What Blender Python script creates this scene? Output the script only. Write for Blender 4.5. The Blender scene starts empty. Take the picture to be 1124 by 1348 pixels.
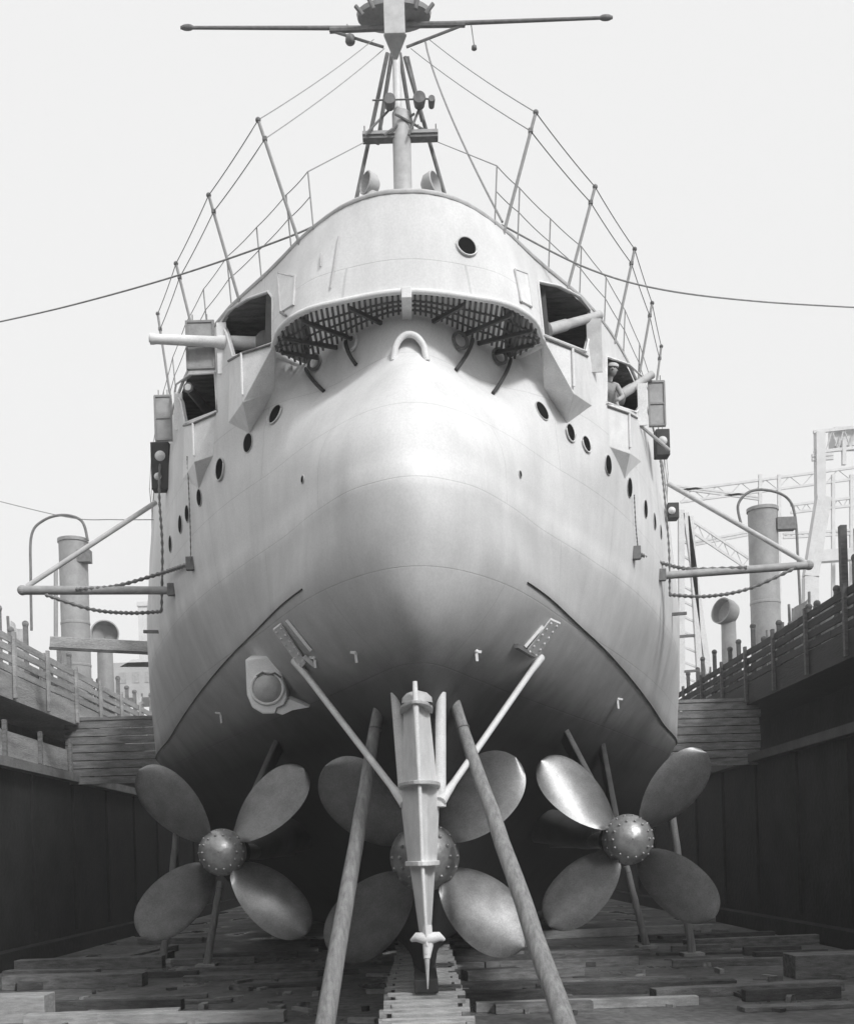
import bpy, bmesh, math, random
from mathutils import Vector, Matrix
from mathutils.bvhtree import BVHTree
random.seed(7)
SC = bpy.context.scene
COL = SC.collection
# ------------------------------------------------------------------ camera
H = 3.1                       # eye height above the dock floor
F, VX, VY, ROLL = 1500.0, 548.0, 1128.0, math.radians(1.7)
cam = bpy.data.cameras.new('camera'); camo = bpy.data.objects.new('camera', cam); COL.objects.link(camo)
cam.sensor_fit = 'VERTICAL'; cam.sensor_height = 36; cam.lens = F/1348*36
cam.shift_x = (562-VX)/1348; cam.shift_y = (VY-674)/1348
cam.clip_start = 0.1; cam.clip_end = 3000
camo.matrix_world = Matrix.Translation((0, 0, H)) @ Matrix.Rotation(math.pi/2, 4, 'X') @ Matrix.Rotation(-ROLL, 4, 'Z')
SC.camera = camo
# ------------------------------------------------------------------ light
SUN_EL, SUN_AZ = 38, 146      # azimuth from +Y (north) clockwise: behind the camera and to the right
w = bpy.data.worlds.new('World'); SC.world = w; w.use_nodes = True
nt = w.node_tree; nt.nodes.clear()
sky = nt.nodes.new('ShaderNodeTexSky'); sky.sky_type = 'NISHITA'; sky.sun_disc = False
sky.sun_elevation = math.radians(SUN_EL); sky.sun_rotation = math.radians(SUN_AZ)
sky.dust_density = 8; sky.air_density = 1.5; sky.ozone_density = 1
bw = nt.nodes.new('ShaderNodeRGBToBW'); mx = nt.nodes.new('ShaderNodeMix'); mx.data_type = 'FLOAT'
mx.inputs[0].default_value = 0.80; mx.inputs[3].default_value = 8.3     # a thin, even, milky overcast over the clear sky
bg = nt.nodes.new('ShaderNodeBackground'); bg.inputs[1].default_value = 0.10
wo = nt.nodes.new('ShaderNodeOutputWorld')
nt.links.new(sky.outputs[0], bw.inputs[0]); nt.links.new(bw.outputs[0], mx.inputs[2])
nt.links.new(mx.outputs[0], bg.inputs[0]); nt.links.new(bg.outputs[0], wo.inputs[0])
sl = bpy.data.lights.new('sun', 'SUN'); so = bpy.data.objects.new('sun', sl); COL.objects.link(so)
sl.energy = 1.85; sl.angle = math.radians(9); sl.color = (1, 1, 1)
az, el = math.radians(SUN_AZ), math.radians(SUN_EL)
sd = Vector((math.sin(az)*math.cos(el), math.cos(az)*math.cos(el), math.sin(el)))
so.rotation_euler = sd.to_track_quat('Z', 'Y').to_euler()
SC.view_settings.view_transform = 'Standard'; SC.view_settings.look = 'None'
SC.view_settings.exposure = 0.36; SC.view_settings.gamma = 1

# ------------------------------------------------------------------ helpers
CR, SR = math.cos(ROLL), math.sin(ROLL)
def ray(px, py):              # direction (x/D, 1, z/D) of a photo point
    u, v = (px-VX)/F, (VY-py)/F
    return Vector((CR*u+SR*v, 1.0, -SR*u+CR*v))
def P(px, py, D): r = ray(px, py); return Vector((r.x*D, D, r.z*D+H))
def PZ(px, py, z): r = ray(px, py); D = (z-H)/r.z; return Vector((r.x*D, D, z))
def PX(px, py, x): r = ray(px, py); D = x/r.x; return Vector((x, D, r.z*D+H))

MATS = {}
def mat(name, c, rough=.6, var=.12, scale=3.0, metal=0, bump=0.0, bscale=20, spec=.4, stretch=None, fine=.05):
    if name in MATS: return MATS[name]
    m = bpy.data.materials.new(name); m.use_nodes = True; n = m.node_tree; N = n.nodes; L = n.links
    b = N['Principled BSDF']; b.inputs['Roughness'].default_value = rough; b.inputs['Metallic'].default_value = metal
    b.inputs['Specular IOR Level'].default_value = spec
    tc = N.new('ShaderNodeTexCoord'); mp = N.new('ShaderNodeMapping'); L.new(tc.outputs['Object'], mp.inputs[0])
    if stretch: mp.inputs['Scale'].default_value = stretch
    t = N.new('ShaderNodeTexNoise'); t.inputs['Scale'].default_value = scale; t.inputs['Detail'].default_value = 8; t.inputs['Roughness'].default_value = .62
    L.new(mp.outputs[0], t.inputs[0])
    t2 = N.new('ShaderNodeTexNoise'); t2.inputs['Scale'].default_value = scale*14; t2.inputs['Detail'].default_value = 3
    L.new(mp.outputs[0], t2.inputs[0])
    r = N.new('ShaderNodeMapRange'); L.new(t.outputs[0], r.inputs[0]); r.inputs[1].default_value = .3; r.inputs[2].default_value = .7
    r.inputs[3].default_value = c*(1-var); r.inputs[4].default_value = c*(1+var)
    r2 = N.new('ShaderNodeMapRange'); L.new(t2.outputs[0], r2.inputs[0]); r2.inputs[1].default_value = .3; r2.inputs[2].default_value = .7
    r2.inputs[3].default_value = 1-fine*2; r2.inputs[4].default_value = 1+fine*2
    mu = N.new('ShaderNodeMath'); mu.operation = 'MULTIPLY'; L.new(r.outputs[0], mu.inputs[0]); L.new(r2.outputs[0], mu.inputs[1])
    cc = N.new('ShaderNodeCombineColor')
    for i in range(3): L.new(mu.outputs[0], cc.inputs[i])
    L.new(cc.outputs[0], b.inputs['Base Color'])
    if bump:
        t3 = N.new('ShaderNodeTexNoise'); t3.inputs['Scale'].default_value = bscale; t3.inputs['Detail'].default_value = 5
        L.new(mp.outputs[0], t3.inputs[0]); bp = N.new('ShaderNodeBump'); bp.inputs['Strength'].default_value = bump; bp.inputs['Distance'].default_value = .05
        L.new(t3.outputs[0], bp.inputs['Height']); L.new(bp.outputs[0], b.inputs['Normal'])
    m['mul'] = 1; MATS[name] = m
    return m

def hull_mat():
    m = bpy.data.materials.new('hull_paint_and_shade'); m.use_nodes = True; n = m.node_tree; N = n.nodes; L = n.links
    b = N['Principled BSDF']; b.inputs['Roughness'].default_value = .6; b.inputs['Specular IOR Level'].default_value = .22
    g = N.new('ShaderNodeNewGeometry'); s = N.new('ShaderNodeSeparateXYZ'); L.new(g.outputs['Position'], s.inputs[0])
    def noise(sc, det, st=(1, 1, 1)):
        mp = N.new('ShaderNodeMapping'); mp.inputs['Scale'].default_value = st; L.new(g.outputs['Position'], mp.inputs[0])
        t = N.new('ShaderNodeTexNoise'); t.inputs['Scale'].default_value = sc; t.inputs['Detail'].default_value = det; t.inputs['Roughness'].default_value = .6
        L.new(mp.outputs[0], t.inputs[0]); return t.outputs[0]
    def math_(op, a, c=None, d=None):
        q = N.new('ShaderNodeMath'); q.operation = op
        for i, v in enumerate((a, c, d)):
            if v is None: continue
            if isinstance(v, (int, float)): q.inputs[i].default_value = v
            else: L.new(v, q.inputs[i])
        return q.outputs[0]
    wob = math_('MULTIPLY', math_('SUBTRACT', noise(1.2, 5), .5), .22)
    zz = math_('ADD', s.outputs[2], wob)
    rp = N.new('ShaderNodeValToRGB'); rr = N.new('ShaderNodeMapRange'); L.new(zz, rr.inputs[0])
    rr.inputs[1].default_value = 0; rr.inputs[2].default_value = 14
    L.new(rr.outputs[0], rp.inputs[0])
    e = rp.color_ramp.elements; e[0].position = 0; e[0].color = (.03,)*3+(1,); e[1].position = 1; e[1].color = (.72,)*3+(1,)
    def add(p, v): x = e.new(p/14); x.color = (v, v, v, 1)
    add(4.4, .035); add(5.3, .06); add(5.85, .16); add(6.3, .44); add(6.8, .60); add(8.14, .61); add(8.30, .73); add(8.50, .78); add(8.72, .69)  # waterline paint above; low stops deepened to paint in the counter's underside shade
    big = math_('MULTIPLY_ADD', noise(.6, 9), .60, .70)
    streak = math_('MULTIPLY_ADD', noise(2.2, 6, (1, 1, .15)), .34, .83)
    fine = math_('MULTIPLY_ADD', noise(30, 3), .30, .85)
    v = math_('MULTIPLY', math_('MULTIPLY', big, streak), fine)
    # plate seams: thin darker lines at strake edges and butts
    vec = N.new('ShaderNodeCombineXYZ'); L.new(s.outputs[1], vec.inputs[0]); L.new(s.outputs[2], vec.inputs[1])
    br = N.new('ShaderNodeTexBrick'); L.new(vec.outputs[0], br.inputs[0]); br.inputs['Scale'].default_value = 1
    br.inputs['Brick Width'].default_value = 4.2; br.inputs['Row Height'].default_value = 1.18
    br.inputs['Mortar Size'].default_value = .010; br.inputs['Mortar Smooth'].default_value = .6
    sm = math_('MULTIPLY_ADD', br.outputs['Fac'], -.17, 1.0)
    v = math_('MULTIPLY', v, sm)
    mm = N.new('ShaderNodeMix'); mm.data_type = 'RGBA'; mm.blend_type = 'MULTIPLY'; mm.inputs[0].default_value = 1
    cc = N.new('ShaderNodeCombineColor')
    for i in range(3): L.new(v, cc.inputs[i])
    L.new(rp.outputs[0], mm.inputs[6]); L.new(cc.outputs[0], mm.inputs[7]); L.new(mm.outputs[2], b.inputs['Base Color'])
    bp = N.new('ShaderNodeBump'); bp.inputs['Strength'].default_value = .25; bp.inputs['Distance'].default_value = .05
    hh = math_('ADD', math_('MULTIPLY', noise(1.6, 3), .8), math_('MULTIPLY', br.outputs['Fac'], -.25)); L.new(hh, bp.inputs['Height']); L.new(bp.outputs[0], b.inputs['Normal'])
    MATS['hull'] = m; return m
def puddles(m):
    n = m.node_tree; N = n.nodes; L = n.links; b = N['Principled BSDF']; g = N.new('ShaderNodeNewGeometry')
    mp = N.new('ShaderNodeMapping'); mp.inputs['Scale'].default_value = (1, .45, 1); L.new(g.outputs['Position'], mp.inputs[0])
    t = N.new('ShaderNodeTexNoise'); t.inputs['Scale'].default_value = .55; t.inputs['Detail'].default_value = 5; L.new(mp.outputs[0], t.inputs[0])
    r = N.new('ShaderNodeMapRange'); r.inputs[1].default_value = .50; r.inputs[2].default_value = .68; r.inputs[3].default_value = .85; r.inputs[4].default_value = .04; L.new(t.outputs[0], r.inputs[0])
    L.new(r.outputs[0], b.inputs['Roughness'])
    bp = [x for x in N if x.type == 'BUMP'][0]; r2 = N.new('ShaderNodeMapRange'); r2.inputs[1].default_value = .50; r2.inputs[2].default_value = .68; r2.inputs[3].default_value = .7; r2.inputs[4].default_value = .0; L.new(t.outputs[0], r2.inputs[0]); L.new(r2.outputs[0], bp.inputs['Strength'])
HULL = hull_mat()
WHITE = mat('white_paint', .74, .5, .10, 4)
GREYP = mat('grey_paint', .34, .6, .2, 5)
MIDP = mat('mid_grey_paint', .5, .6, .15, 5)
DARK = mat('dark_metal', .045, .6, .3, 6)
IRON = mat('iron', .16, .6, .3, 8)
RAIL = mat('rail_paint', .27, .6, .15, 8)
ROPE = mat('rope', .28, .95, .25, 12)
BRONZE = mat('bronze', .19, .40, .25, 3, metal=.6, bump=.05, bscale=6, spec=.6, fine=.08)
BRONZED = mat('dull_bronze', .30, .5, .3, 5, metal=.3, bump=.2, bscale=8)
WOOD = mat('pole_wood', .30, .8, .35, 3, bump=.5, bscale=25, stretch=(6, 6, .8), fine=.12)
PALEW = mat('pale_timber', .40, .85, .3, 3, bump=.4, bscale=20, stretch=(1, 3, 6), fine=.1)
GREYW2 = mat('staging_timber', .2, .85, .5, 1.5, bump=.5, bscale=16, stretch=(1, 3, 5), fine=.12)
DKW = mat('tarred_timber', .09, .85, .5, 2.5, bump=.6, bscale=14, stretch=(1, 3, 5), fine=.15)
GREYW = mat('weathered_timber', .2, .85, .5, 2.5, bump=.5, bscale=16, stretch=(1, 3, 5), fine=.12)
puddle_ = 1
CONC = mat('wet_shaded_dock_wall', .012, .9, .8, .6, bump=.6, bscale=5, fine=.12)  # wet black wall, lowered further: the dock's shade put into the colour
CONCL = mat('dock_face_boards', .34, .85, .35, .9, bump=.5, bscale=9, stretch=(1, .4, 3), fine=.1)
CONCR = mat('shaded_dock_face', .022, .85, .45, .9, bump=.5, bscale=9, stretch=(1, .4, 3), fine=.1)  # right-hand copy of the boards, its shade put into the colour
FLOOR = mat('dock_floor', .15, .75, .6, .35, bump=.7, bscale=6, fine=.16)
puddles(FLOOR)
FAR = mat('far_structure', .6, .8, .1, 1)  # lightened so the colour carries distance haze
BRICK = mat('brickwork_pale', .40, .85, .12, 1)
STACK = mat('stack_paint', .30, .5, .22, 1.2, fine=.04)

ORG = {}
def tag(o, label=None, cat=None, group=None, kind=None):
    if label: o['label'] = label
    if cat: o['category'] = cat
    if group: o['group'] = group
    if kind: o['kind'] = kind
    return o
def empty(name, loc, label=None, cat=None, group=None):
    o = bpy.data.objects.new(name, None); o.empty_display_size = .3; COL.objects.link(o); o.location = loc; ORG[o.name] = Vector(loc)
    return tag(o, label, cat, group)
def orth(d):
    d = d.normalized(); a = Vector((0, 0, 1)) if abs(d.z) < .9 else Vector((1, 0, 0))
    u = d.cross(a).normalized(); return u, d.cross(u).normalized()
class MB:
    def __init__(s): s.v = []; s.f = []
    def quadgrid(s, rows, closed=False):
        b = len(s.v); n = len(rows[0])
        for r in rows: s.v += [Vector(p) for p in r]
        for i in range(len(rows)-1):
            for j in range(n if closed else n-1):
                k = (j+1) % n
                s.f.append((b+i*n+j, b+i*n+k, b+(i+1)*n+k, b+(i+1)*n+j))
        return s
    def poly(s, pts): b = len(s.v); s.v += [Vector(p) for p in pts]; s.f.append(tuple(range(b, b+len(pts)))); return s
    def prism(s, pts, off):      # polygon extruded by vector
        off = Vector(off); n = len(pts); b = len(s.v); s.v += [Vector(p) for p in pts]+[Vector(p)+off for p in pts]
        s.f.append(tuple(range(b, b+n))); s.f.append(tuple(range(b+2*n-1, b+n-1, -1)))
        for i in range(n): j = (i+1) % n; s.f.append((b+i, b+n+i, b+n+j, b+j))
        return s
    def box(s, c, size, rot=None):
        c = Vector(c); hx, hy, hz = [q/2 for q in size]; M = rot or Matrix.Identity(3); b = len(s.v)
        for sx in (-1, 1):
            for sy in (-1, 1):
                for sz in (-1, 1): s.v.append(c+M @ Vector((sx*hx, sy*hy, sz*hz)))
        s.f += [tuple(b+i for i in q) for q in ((0, 1, 3, 2), (4, 6, 7, 5), (0, 4, 5, 1), (2, 3, 7, 6), (0, 2, 6, 4), (1, 5, 7, 3))]
        return s
    def bar(s, a, b_, wd, ht, up=(0, 0, 1)):
        a, b_ = Vector(a), Vector(b_); d = (b_-a); L = d.length; d.normalize(); u = Vector(up)
        x = d.cross(u).normalized(); z = x.cross(d).normalized()
        return s.box((a+b_)/2, (wd, L, ht), Matrix((x, d, z)).transposed())
    def tube(s, pts, rad, n=8, caps=True):
        pts = [Vector(p) for p in pts]; m = len(pts)
        if isinstance(rad, (int, float)): rad = [rad]*m
        t0 = (pts[1]-pts[0]); u, v = orth(t0); rows = []
        for i in range(m):
            t = (pts[min(i+1, m-1)]-pts[max(i-1, 0)]).normalized()
            u = (u-t*u.dot(t)).normalized(); v = t.cross(u)
            rows.append([pts[i]+(u*math.cos(2*math.pi*k/n)+v*math.sin(2*math.pi*k/n))*rad[i] for k in range(n)])
        b = len(s.v); s.quadgrid(rows, True)
        if caps: s.f.append(tuple(range(b+n-1, b-1, -1))); s.f.append(tuple(range(b+(m-1)*n, b+m*n)))
        return s
    def lathe(s, c, axis, prof, n=24):     # prof: (along, radius)
        c = Vector(c); axis = Vector(axis).normalized(); u, v = orth(axis)
        rows = [[c+axis*h+(u*math.cos(2*math.pi*k/n)+v*math.sin(2*math.pi*k/n))*max(r, 1e-4) for k in range(n)] for h, r in prof]
        return s.quadgrid(rows, True)
    def torus(s, c, nrm, R, r, n=28, m=8, a0=0, a1=2*math.pi, sx=1):
        c = Vector(c); u, v = orth(Vector(nrm)); full = abs(a1-a0-2*math.pi) < 1e-6
        k = n if full else n
        pts = [c+(u*math.cos(a0+(a1-a0)*i/k)*sx+v*math.sin(a0+(a1-a0)*i/k))*R for i in range(k+1)]
        return s.tube(pts, r, m, caps=not full)
    def ball(s, c, r, n=14, sc=(1, 1, 1)):
        c = Vector(c); rows = []
        for i in range(n+1):
            a = math.pi*i/n-math.pi/2; rows.append([c+Vector((math.cos(a)*math.cos(2*math.pi*k/(2*n))*sc[0], math.cos(a)*math.sin(2*math.pi*k/(2*n))*sc[1], math.sin(a)*sc[2]))*r for k in range(2*n)])
        return s.quadgrid(rows, True)
    def build(s, name, m, parent=None, smooth=None, bevel=0, fix=True):
        org = ORG[parent.name] if parent else Vector((0, 0, 0))
        me = bpy.data.meshes.new(name)
        if not parent:
            lo = Vector((min(p.x for p in s.v), min(p.y for p in s.v), min(p.z for p in s.v))); hi = Vector((max(p.x for p in s.v), max(p.y for p in s.v), max(p.z for p in s.v)))
            org = Vector(((lo.x+hi.x)/2, (lo.y+hi.y)/2, lo.z))
        me.from_pydata([p-org for p in s.v], [], s.f)
        bm = bmesh.new(); bm.from_mesh(me); bmesh.ops.remove_doubles(bm, verts=bm.verts, dist=1e-5)
        if fix: bmesh.ops.recalc_face_normals(bm, faces=bm.faces)
        bm.to_mesh(me); bm.free()
        me.materials.append(m); o = bpy.data.objects.new(name, me); COL.objects.link(o)
        if parent: o.parent = parent
        else: o.location = org
        ORG[o.name] = org
        if smooth is not None:
            for p in me.polygons: p.use_smooth = True
            try: me.set_sharp_from_angle(angle=math.radians(smooth))
            except Exception: pass
        if bevel:
            bv = o.modifiers.new('bevel', 'BEVEL'); bv.width = bevel; bv.segments = 2; bv.limit_method = 'ANGLE'
        return o
def copy_tree(o, parent=None):
    c = o.copy(); COL.objects.link(c)
    if parent: c.parent = parent
    ORG[c.name] = ORG.get(o.name, Vector((0, 0, 0)))
    for ch in list(o.children): copy_tree(ch, c)
    return c

# ------------------------------------------------------------------ ground, dock
Wd = 13.0
m = MB(); m.poly([(-16, -30, 0), (16, -30, 0), (16, 140, 0), (-16, 140, 0)])
fl = m.build('dock_floor', FLOOR); tag(fl, kind='structure')
m = MB()
for (x0, x1, y0, y1) in ((-1500, -19, -1500, 1500), (19, 1500, -1500, 1500), (-19, 19, 96.3, 1500), (-19, 19, -1500, -40)):
    m.poly([(x0, y0, H+5.9), (x1, y0, H+5.9), (x1, y1, H+5.9), (x0, y1, H+5.9)])
q = m.build('quay_ground', mat('quay_ground_mat', .25, .9, .3, .2)); tag(q, kind='structure')

def dock_wall(s, facem, label):
    root = empty('dock_wall', (s*Wd, 30, 0), label, 'dock wall')
    def strip(name, pts, mm, y0=-15.4, y1=95, **k):
        mb = MB(); mb.prism([(s*x, y0, z) for x, z in pts], (0, y1-y0, 0)); return mb.build(name, mm, root, **k)
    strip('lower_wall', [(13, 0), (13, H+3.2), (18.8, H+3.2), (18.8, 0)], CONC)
    strip('altar_step', [(12.5, 0), (12.5, .55), (12.997, .55), (12.997, 0)], CONC)
    strip('ledge', [(12.62, H+3.2), (12.62, H+3.5), (18.8, H+3.5), (18.8, H+3.204)], mat('ledge_stone'+str(s),   .2 if s < 0 else .05, .8, .35, 1.2, bump=.4))  # right ledge carries its shade as a darker base colour
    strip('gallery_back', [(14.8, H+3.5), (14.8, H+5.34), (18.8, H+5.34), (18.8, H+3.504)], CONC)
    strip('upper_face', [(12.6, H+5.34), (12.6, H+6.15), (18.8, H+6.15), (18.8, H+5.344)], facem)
    # columns in the gallery, ribs on the lower wall
    if s < 0:
        for i in range(5): MB().box((s*12.9, 27.2+3.4*i, H+3.98), (.08, 3.3, .9-.03*i)).build('parapet_board', CONCL, root)
        for i in range(6): MB().box((s*12.8, 25.6+3.4*i, H+4.1), (.12, .16, 1.2)).build('parapet_post', GREYW, root)
    for y in [15.5+4.65*i for i in range(12)]:
        MB().box((s*12.95, y, 1.9+1.6), (.1, .3, 5.5)).build('wall_rib', CONC, root)
    # plank fence along the coping
    for y in [13+3.3*i for i in range(23)]:
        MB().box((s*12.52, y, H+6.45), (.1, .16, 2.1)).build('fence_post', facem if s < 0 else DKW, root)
    for k, z in enumerate((6.3, 6.62, 6.94, 7.26)):
        mb = MB(); y = 10
        while y < 90:
            L = 4.6+random.random()*1.6; mb.box((s*12.62, y+L/2, H+z+random.uniform(-.015, .015)), (.06, L-.03, .22)); y += L
        mb.build('fence_plank', facem, root)
    return root
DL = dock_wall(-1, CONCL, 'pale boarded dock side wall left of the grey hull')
DR = dock_wall(1, CONCR, 'dark dock side wall right of the grey hull, shade put into its colour')
r = empty('dock_end_wall', (0, 95, 0), 'distant stepped wall closing the dock beyond the hull', 'dock wall')
MB().box((0, 96, (H+6)/2), (38, .6, H+6)).build('wall_face', CONC, r)
MB().box((0, 95.5, H+6.2), (38, .8, .35)).build('coping', GREYW, r)
for s, side in ((-1, 'left'), (1, 'right')):
    r = empty('cross_staging', (s*10.6, 43, 0), 'weathered plank staging crossing behind the hull on the %s side of the dock' % side, 'staging', 'plank stagings beside the hull')
    for k in range(8):
        MB().box((s*(10.8+random.uniform(-.05, .05)), 43+.02*k, H+5.35-.3*k), (4.6, .12, .27)).build('plank', GREYW2, r)
    MB().box((s*10.8, 43.6, H+5.56), (4.6, 1.4, .12)).build('walkway', GREYW2, r)
    for x in (9.2, 12.0): MB().box((s*x, 43.3, H+4.3), (.2, .2, 2.4)).build('batten', GREYW2, r)

r = empty('sky_blocker', (0, -16, 0), 'unseen gate added behind the viewer to shut sky out of the propellers', 'sky blocker')  # unseen; added to darken what the propeller blades reflect
MB().box((0, -16, 6), (38, 1, 12)).build('blocker_plate', CONC, r)
for k in range(12): MB().box((-16.5+3*k, -15.4, 6), (.3, .2, 11.6)).build('blocker_rib', DARK, r)
# ------------------------------------------------------------------ hull shape
X0 = .1
SHIP = empty('warship', (X0, 20, .8), 'pale grey steel warship standing on keel blocks with its stern toward us', 'warship')
def herm(tab, x):
    n = len(tab)
    if x <= tab[0][0]: return tab[0][1]
    if x >= tab[-1][0]: return tab[-1][1]
    for i in range(n-1):
        if x <= tab[i+1][0]: break
    def dl(i): return (tab[i+1][1]-tab[i][1])/(tab[i+1][0]-tab[i][0])
    def sl_(i):
        if i == 0: return dl(0)
        if i == n-1: return dl(n-2)
        a, b = dl(i-1), dl(i)
        return 0 if a*b <= 0 else 2*a*b/(a+b)
    h = tab[i+1][0]-tab[i][0]; t = (x-tab[i][0])/h; a, b = tab[i][1], tab[i+1][1]; ma, mb = sl_(i)*h, sl_(i+1)*h
    return (2*t**3-3*t*t+1)*a+(t**3-2*t*t+t)*ma+(-2*t**3+3*t*t)*b+(t**3-t*t)*mb
def plan(c, tab):
    T = [(0, 0)]+[(math.sqrt(D-c), wv) for D, wv in tab]
    return lambda q: herm(T, q)
def Wat(c, pl, D): return pl(math.sqrt(max(D-c, 0)))
TA = [(17, 1.1), (18, 1.87), (18.6, 2.25), (19.1, 2.6), (20.1, 3.3), (22.6, 4.5), (25.9, 5.65), (30, 6.85), (35, 7.9), (45, 8.5), (60, 8.6), (75, 7.5)]
ROWS = [  # z above eye (stern), z above eye (forward), c, table
 (8.2, 8.2, 17.2, None),
 (7.55, 7.55, 17.0, [(17.3, .5), (18, 1.08), (18.4, 1.55), (18.7, 2.1), (19.1, 2.5), (20.1, 3.3), (22.6, 4.52), (25.9, 5.7), (30, 6.9), (35, 7.95), (45, 8.55), (60, 8.6), (75, 7.4)]),
 (6.95, 6.95, 16.35, [(16.6, .42), (17.1, .9), (17.6, 1.35), (18.2, 1.9), (18.6, 2.22), (19.1, 2.56), (20.1, 3.3), (22.6, 4.53), (25.9, 5.75), (30, 6.95), (35, 8), (45, 8.6), (60, 8.6), (75, 7.2)]),
 (6.0, 6.0, 15.7, [(15.85, .5), (16.15, .86), (16.6, 1.2), (17.2, 1.57), (18.1, 2.02), (19.1, 2.6), (20.1, 3.2), (22.6, 4.48), (25.9, 5.75), (30, 7), (35, 7.95), (45, 8.7), (60, 8.7), (75, 7)]),
 (5.0, 4.9, 15.42, [(15.6, .45), (15.95, .86), (16.5, 1.22), (17.2, 1.6), (18.1, 2.02), (20.1, 3.08), (22.6, 4.3), (25.9, 5.6), (30, 6.9), (35, 8.0), (45, 8.75), (60, 8.75), (75, 6.8)]),
 (4.15, 3.2, 15.55, [(16, .8), (17.2, 1.62), (18, 2.0), (20, 2.8), (22.6, 3.85), (25, 4.75), (30, 6.45), (35, 7.95), (45, 8.75), (60, 8.75), (75, 6.5)]),
 (3.3, 2.4, 15.95, [(17, .95), (18, 1.4), (20, 2.15), (22.6, 3.1), (25, 4.0), (30, 5.8), (35, 7.5), (45, 8.6), (60, 8.6), (75, 6)]),
 (2.45, 1.2, 16.9, [(18, .5), (20, 1.15), (22.6, 2.1), (25, 3.0), (30, 4.9), (35, 6.8), (45, 8.4), (60, 8.3), (75, 5.5)]),
 (1.3, .1, 18.6, [(20, .5), (22.6, 1.05), (25, 1.75), (30, 3.6), (35, 5.7), (45, 7.9), (60, 7.8), (75, 4.8)]),
 (0.1, -.9, 19.4, [(20, .25), (22.6, .6), (25, 1.0), (30, 2.4), (35, 4.5), (45, 7.2), (60, 7), (75, 4)]),
 (-1.2, -1.7, 19.8, [(22.6, .34), (25, .5), (30, 1.4), (35, 3.2), (45, 6.2), (60, 6), (75, 3)]),
 (-2.28, -2.28, 20, [(22.6, .2), (25, .24), (30, .5), (35, 1.3), (45, 4.2), (60, 4), (75, 1.5)])]
cA = 16.5; plA = plan(cA, TA)
cB = 16.56; plB = plan(cB, [(16.62, .42), (16.78, .9), (16.98, 1.4), (17.3, 1.76), (17.7, 2.0), (18.2, 2.14), (18.5, 2.28), (19.1, 2.6), (20.1, 3.3)]+TA[5:])
pl0 = plan(17.2, [(17.5, .55), (18, 1.0), (18.5, 1.42), (18.95, 1.75), (19.15, 2.2), (19.6, 3.0)])
QN = 90; QM = math.sqrt(58)
def rowpts(k, q):
    z0, z1, c, tab = ROWS[k]; D = c+q*q
    if k == 0:
        if D < 18.75: x = pl0(math.sqrt(max(17.2+(D-17.2)*1.75/1.55-17.2, 0))); D = 17.2+(D-17.2)*1.75/1.55
        elif D < 19.1: t = (D-18.75)/.35; D2 = 18.95-.55*t; x = 1.75+(Wat(cB, plB, 18.4)-1.75)*t; D = D2
        else: t = min((D-19.1)/2.5, 1); D = D-.7*(1-t); x = Wat(cB, plB, D)
        return (x, D, z0)
    x = min(pl0(math.sqrt(D-17.2)) if D < 19.6 else 99, Wat(cA, plA, D)) if k == 0 else ROWS_PL[k](q)
    t = min(max((D-16)/19, 0), 1); t = t*t*(3-2*t)
    return (x, D, z0+(z1-z0)*t)
ROWS_PL = [None]+[plan(r_[2], r_[3]) for r_ in ROWS[1:]]
def hull_rows(sub=4):
    ks = []
    ctrl = [[rowpts(k, QM*j/QN) for j in range(QN+1)] for k in range(len(ROWS))]
    out = []
    def col(seg, t, j):       # catmull-rom inside a segment run
        lo, hi = (0, 5) if seg < 5 else (5, len(ROWS)-1)
        i0, i1, i2, i3 = max(seg-1, lo), seg, seg+1, min(seg+2, hi)
        p0, p1, p2, p3 = [Vector(ctrl[i][j]) for i in (i0, i1, i2, i3)]
        k = min(max((QM*j/QN-1.2)/.9, 0), 1)      # crease fades out round the stern
        if seg == 4: p3 = Vector(ctrl[6][j]).lerp(p3, k)
        if seg == 5: p0 = Vector(ctrl[4][j]).lerp(p0, k)
        return .5*((2*p1)+(p2-p0)*t+(2*p0-5*p1+4*p2-p3)*t*t+(3*p1-p0-3*p2+p3)*t**3)
    for seg in range(len(ROWS)-1):
        for u in range(sub): out.append([col(seg, u/sub, j) for j in range(QN+1)])
    out.append([Vector(p) for p in ctrl[-1]])
    return out
hr = hull_rows()
def both(rows):
    o = []
    for r_ in rows:
        L = [Vector((X0-p[0], p[1], p[2]+H)) for p in r_[:0:-1]]; R = [Vector((X0+p[0], p[1], p[2]+H)) for p in r_]
        o.append(L+R)
    return o
RB = both(hr)
ZT, ZR = 9.72, 8.2
def arow(z, off=0.0):
    m_ = ((ZT-z)/(ZT-ZR))**.8; o = []
    for j in range(QN+1):
        q = QM*j/QN; o.append((max(0, plA(q)*(1-m_)+plB(q)*m_+off*min(j/10, 1)), cA+(cB-cA)*m_+q*q-off*max(0, 1-j/14), z))
    return o
def sheer(r_): return r_
RA = both([arow(ZT, -.14), arow(ZT-.3, -.12), arow(ZT-.7, -.07), arow(ZR+.35, -.02), arow(ZR, 0)])
vb = []; fb = []
for rows in (RA, RB):
    b = len(vb); n = len(rows[0])
    for r_ in rows: vb += r_
    for i in range(len(rows)-1):
        for j in range(n-1): fb.append((b+i*n+j, b+i*n+j+1, b+(i+1)*n+j+1, b+(i+1)*n+j))
BVH = BVHTree.FromPolygons(vb, fb)
EYE = Vector((0, 0, H))
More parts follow.
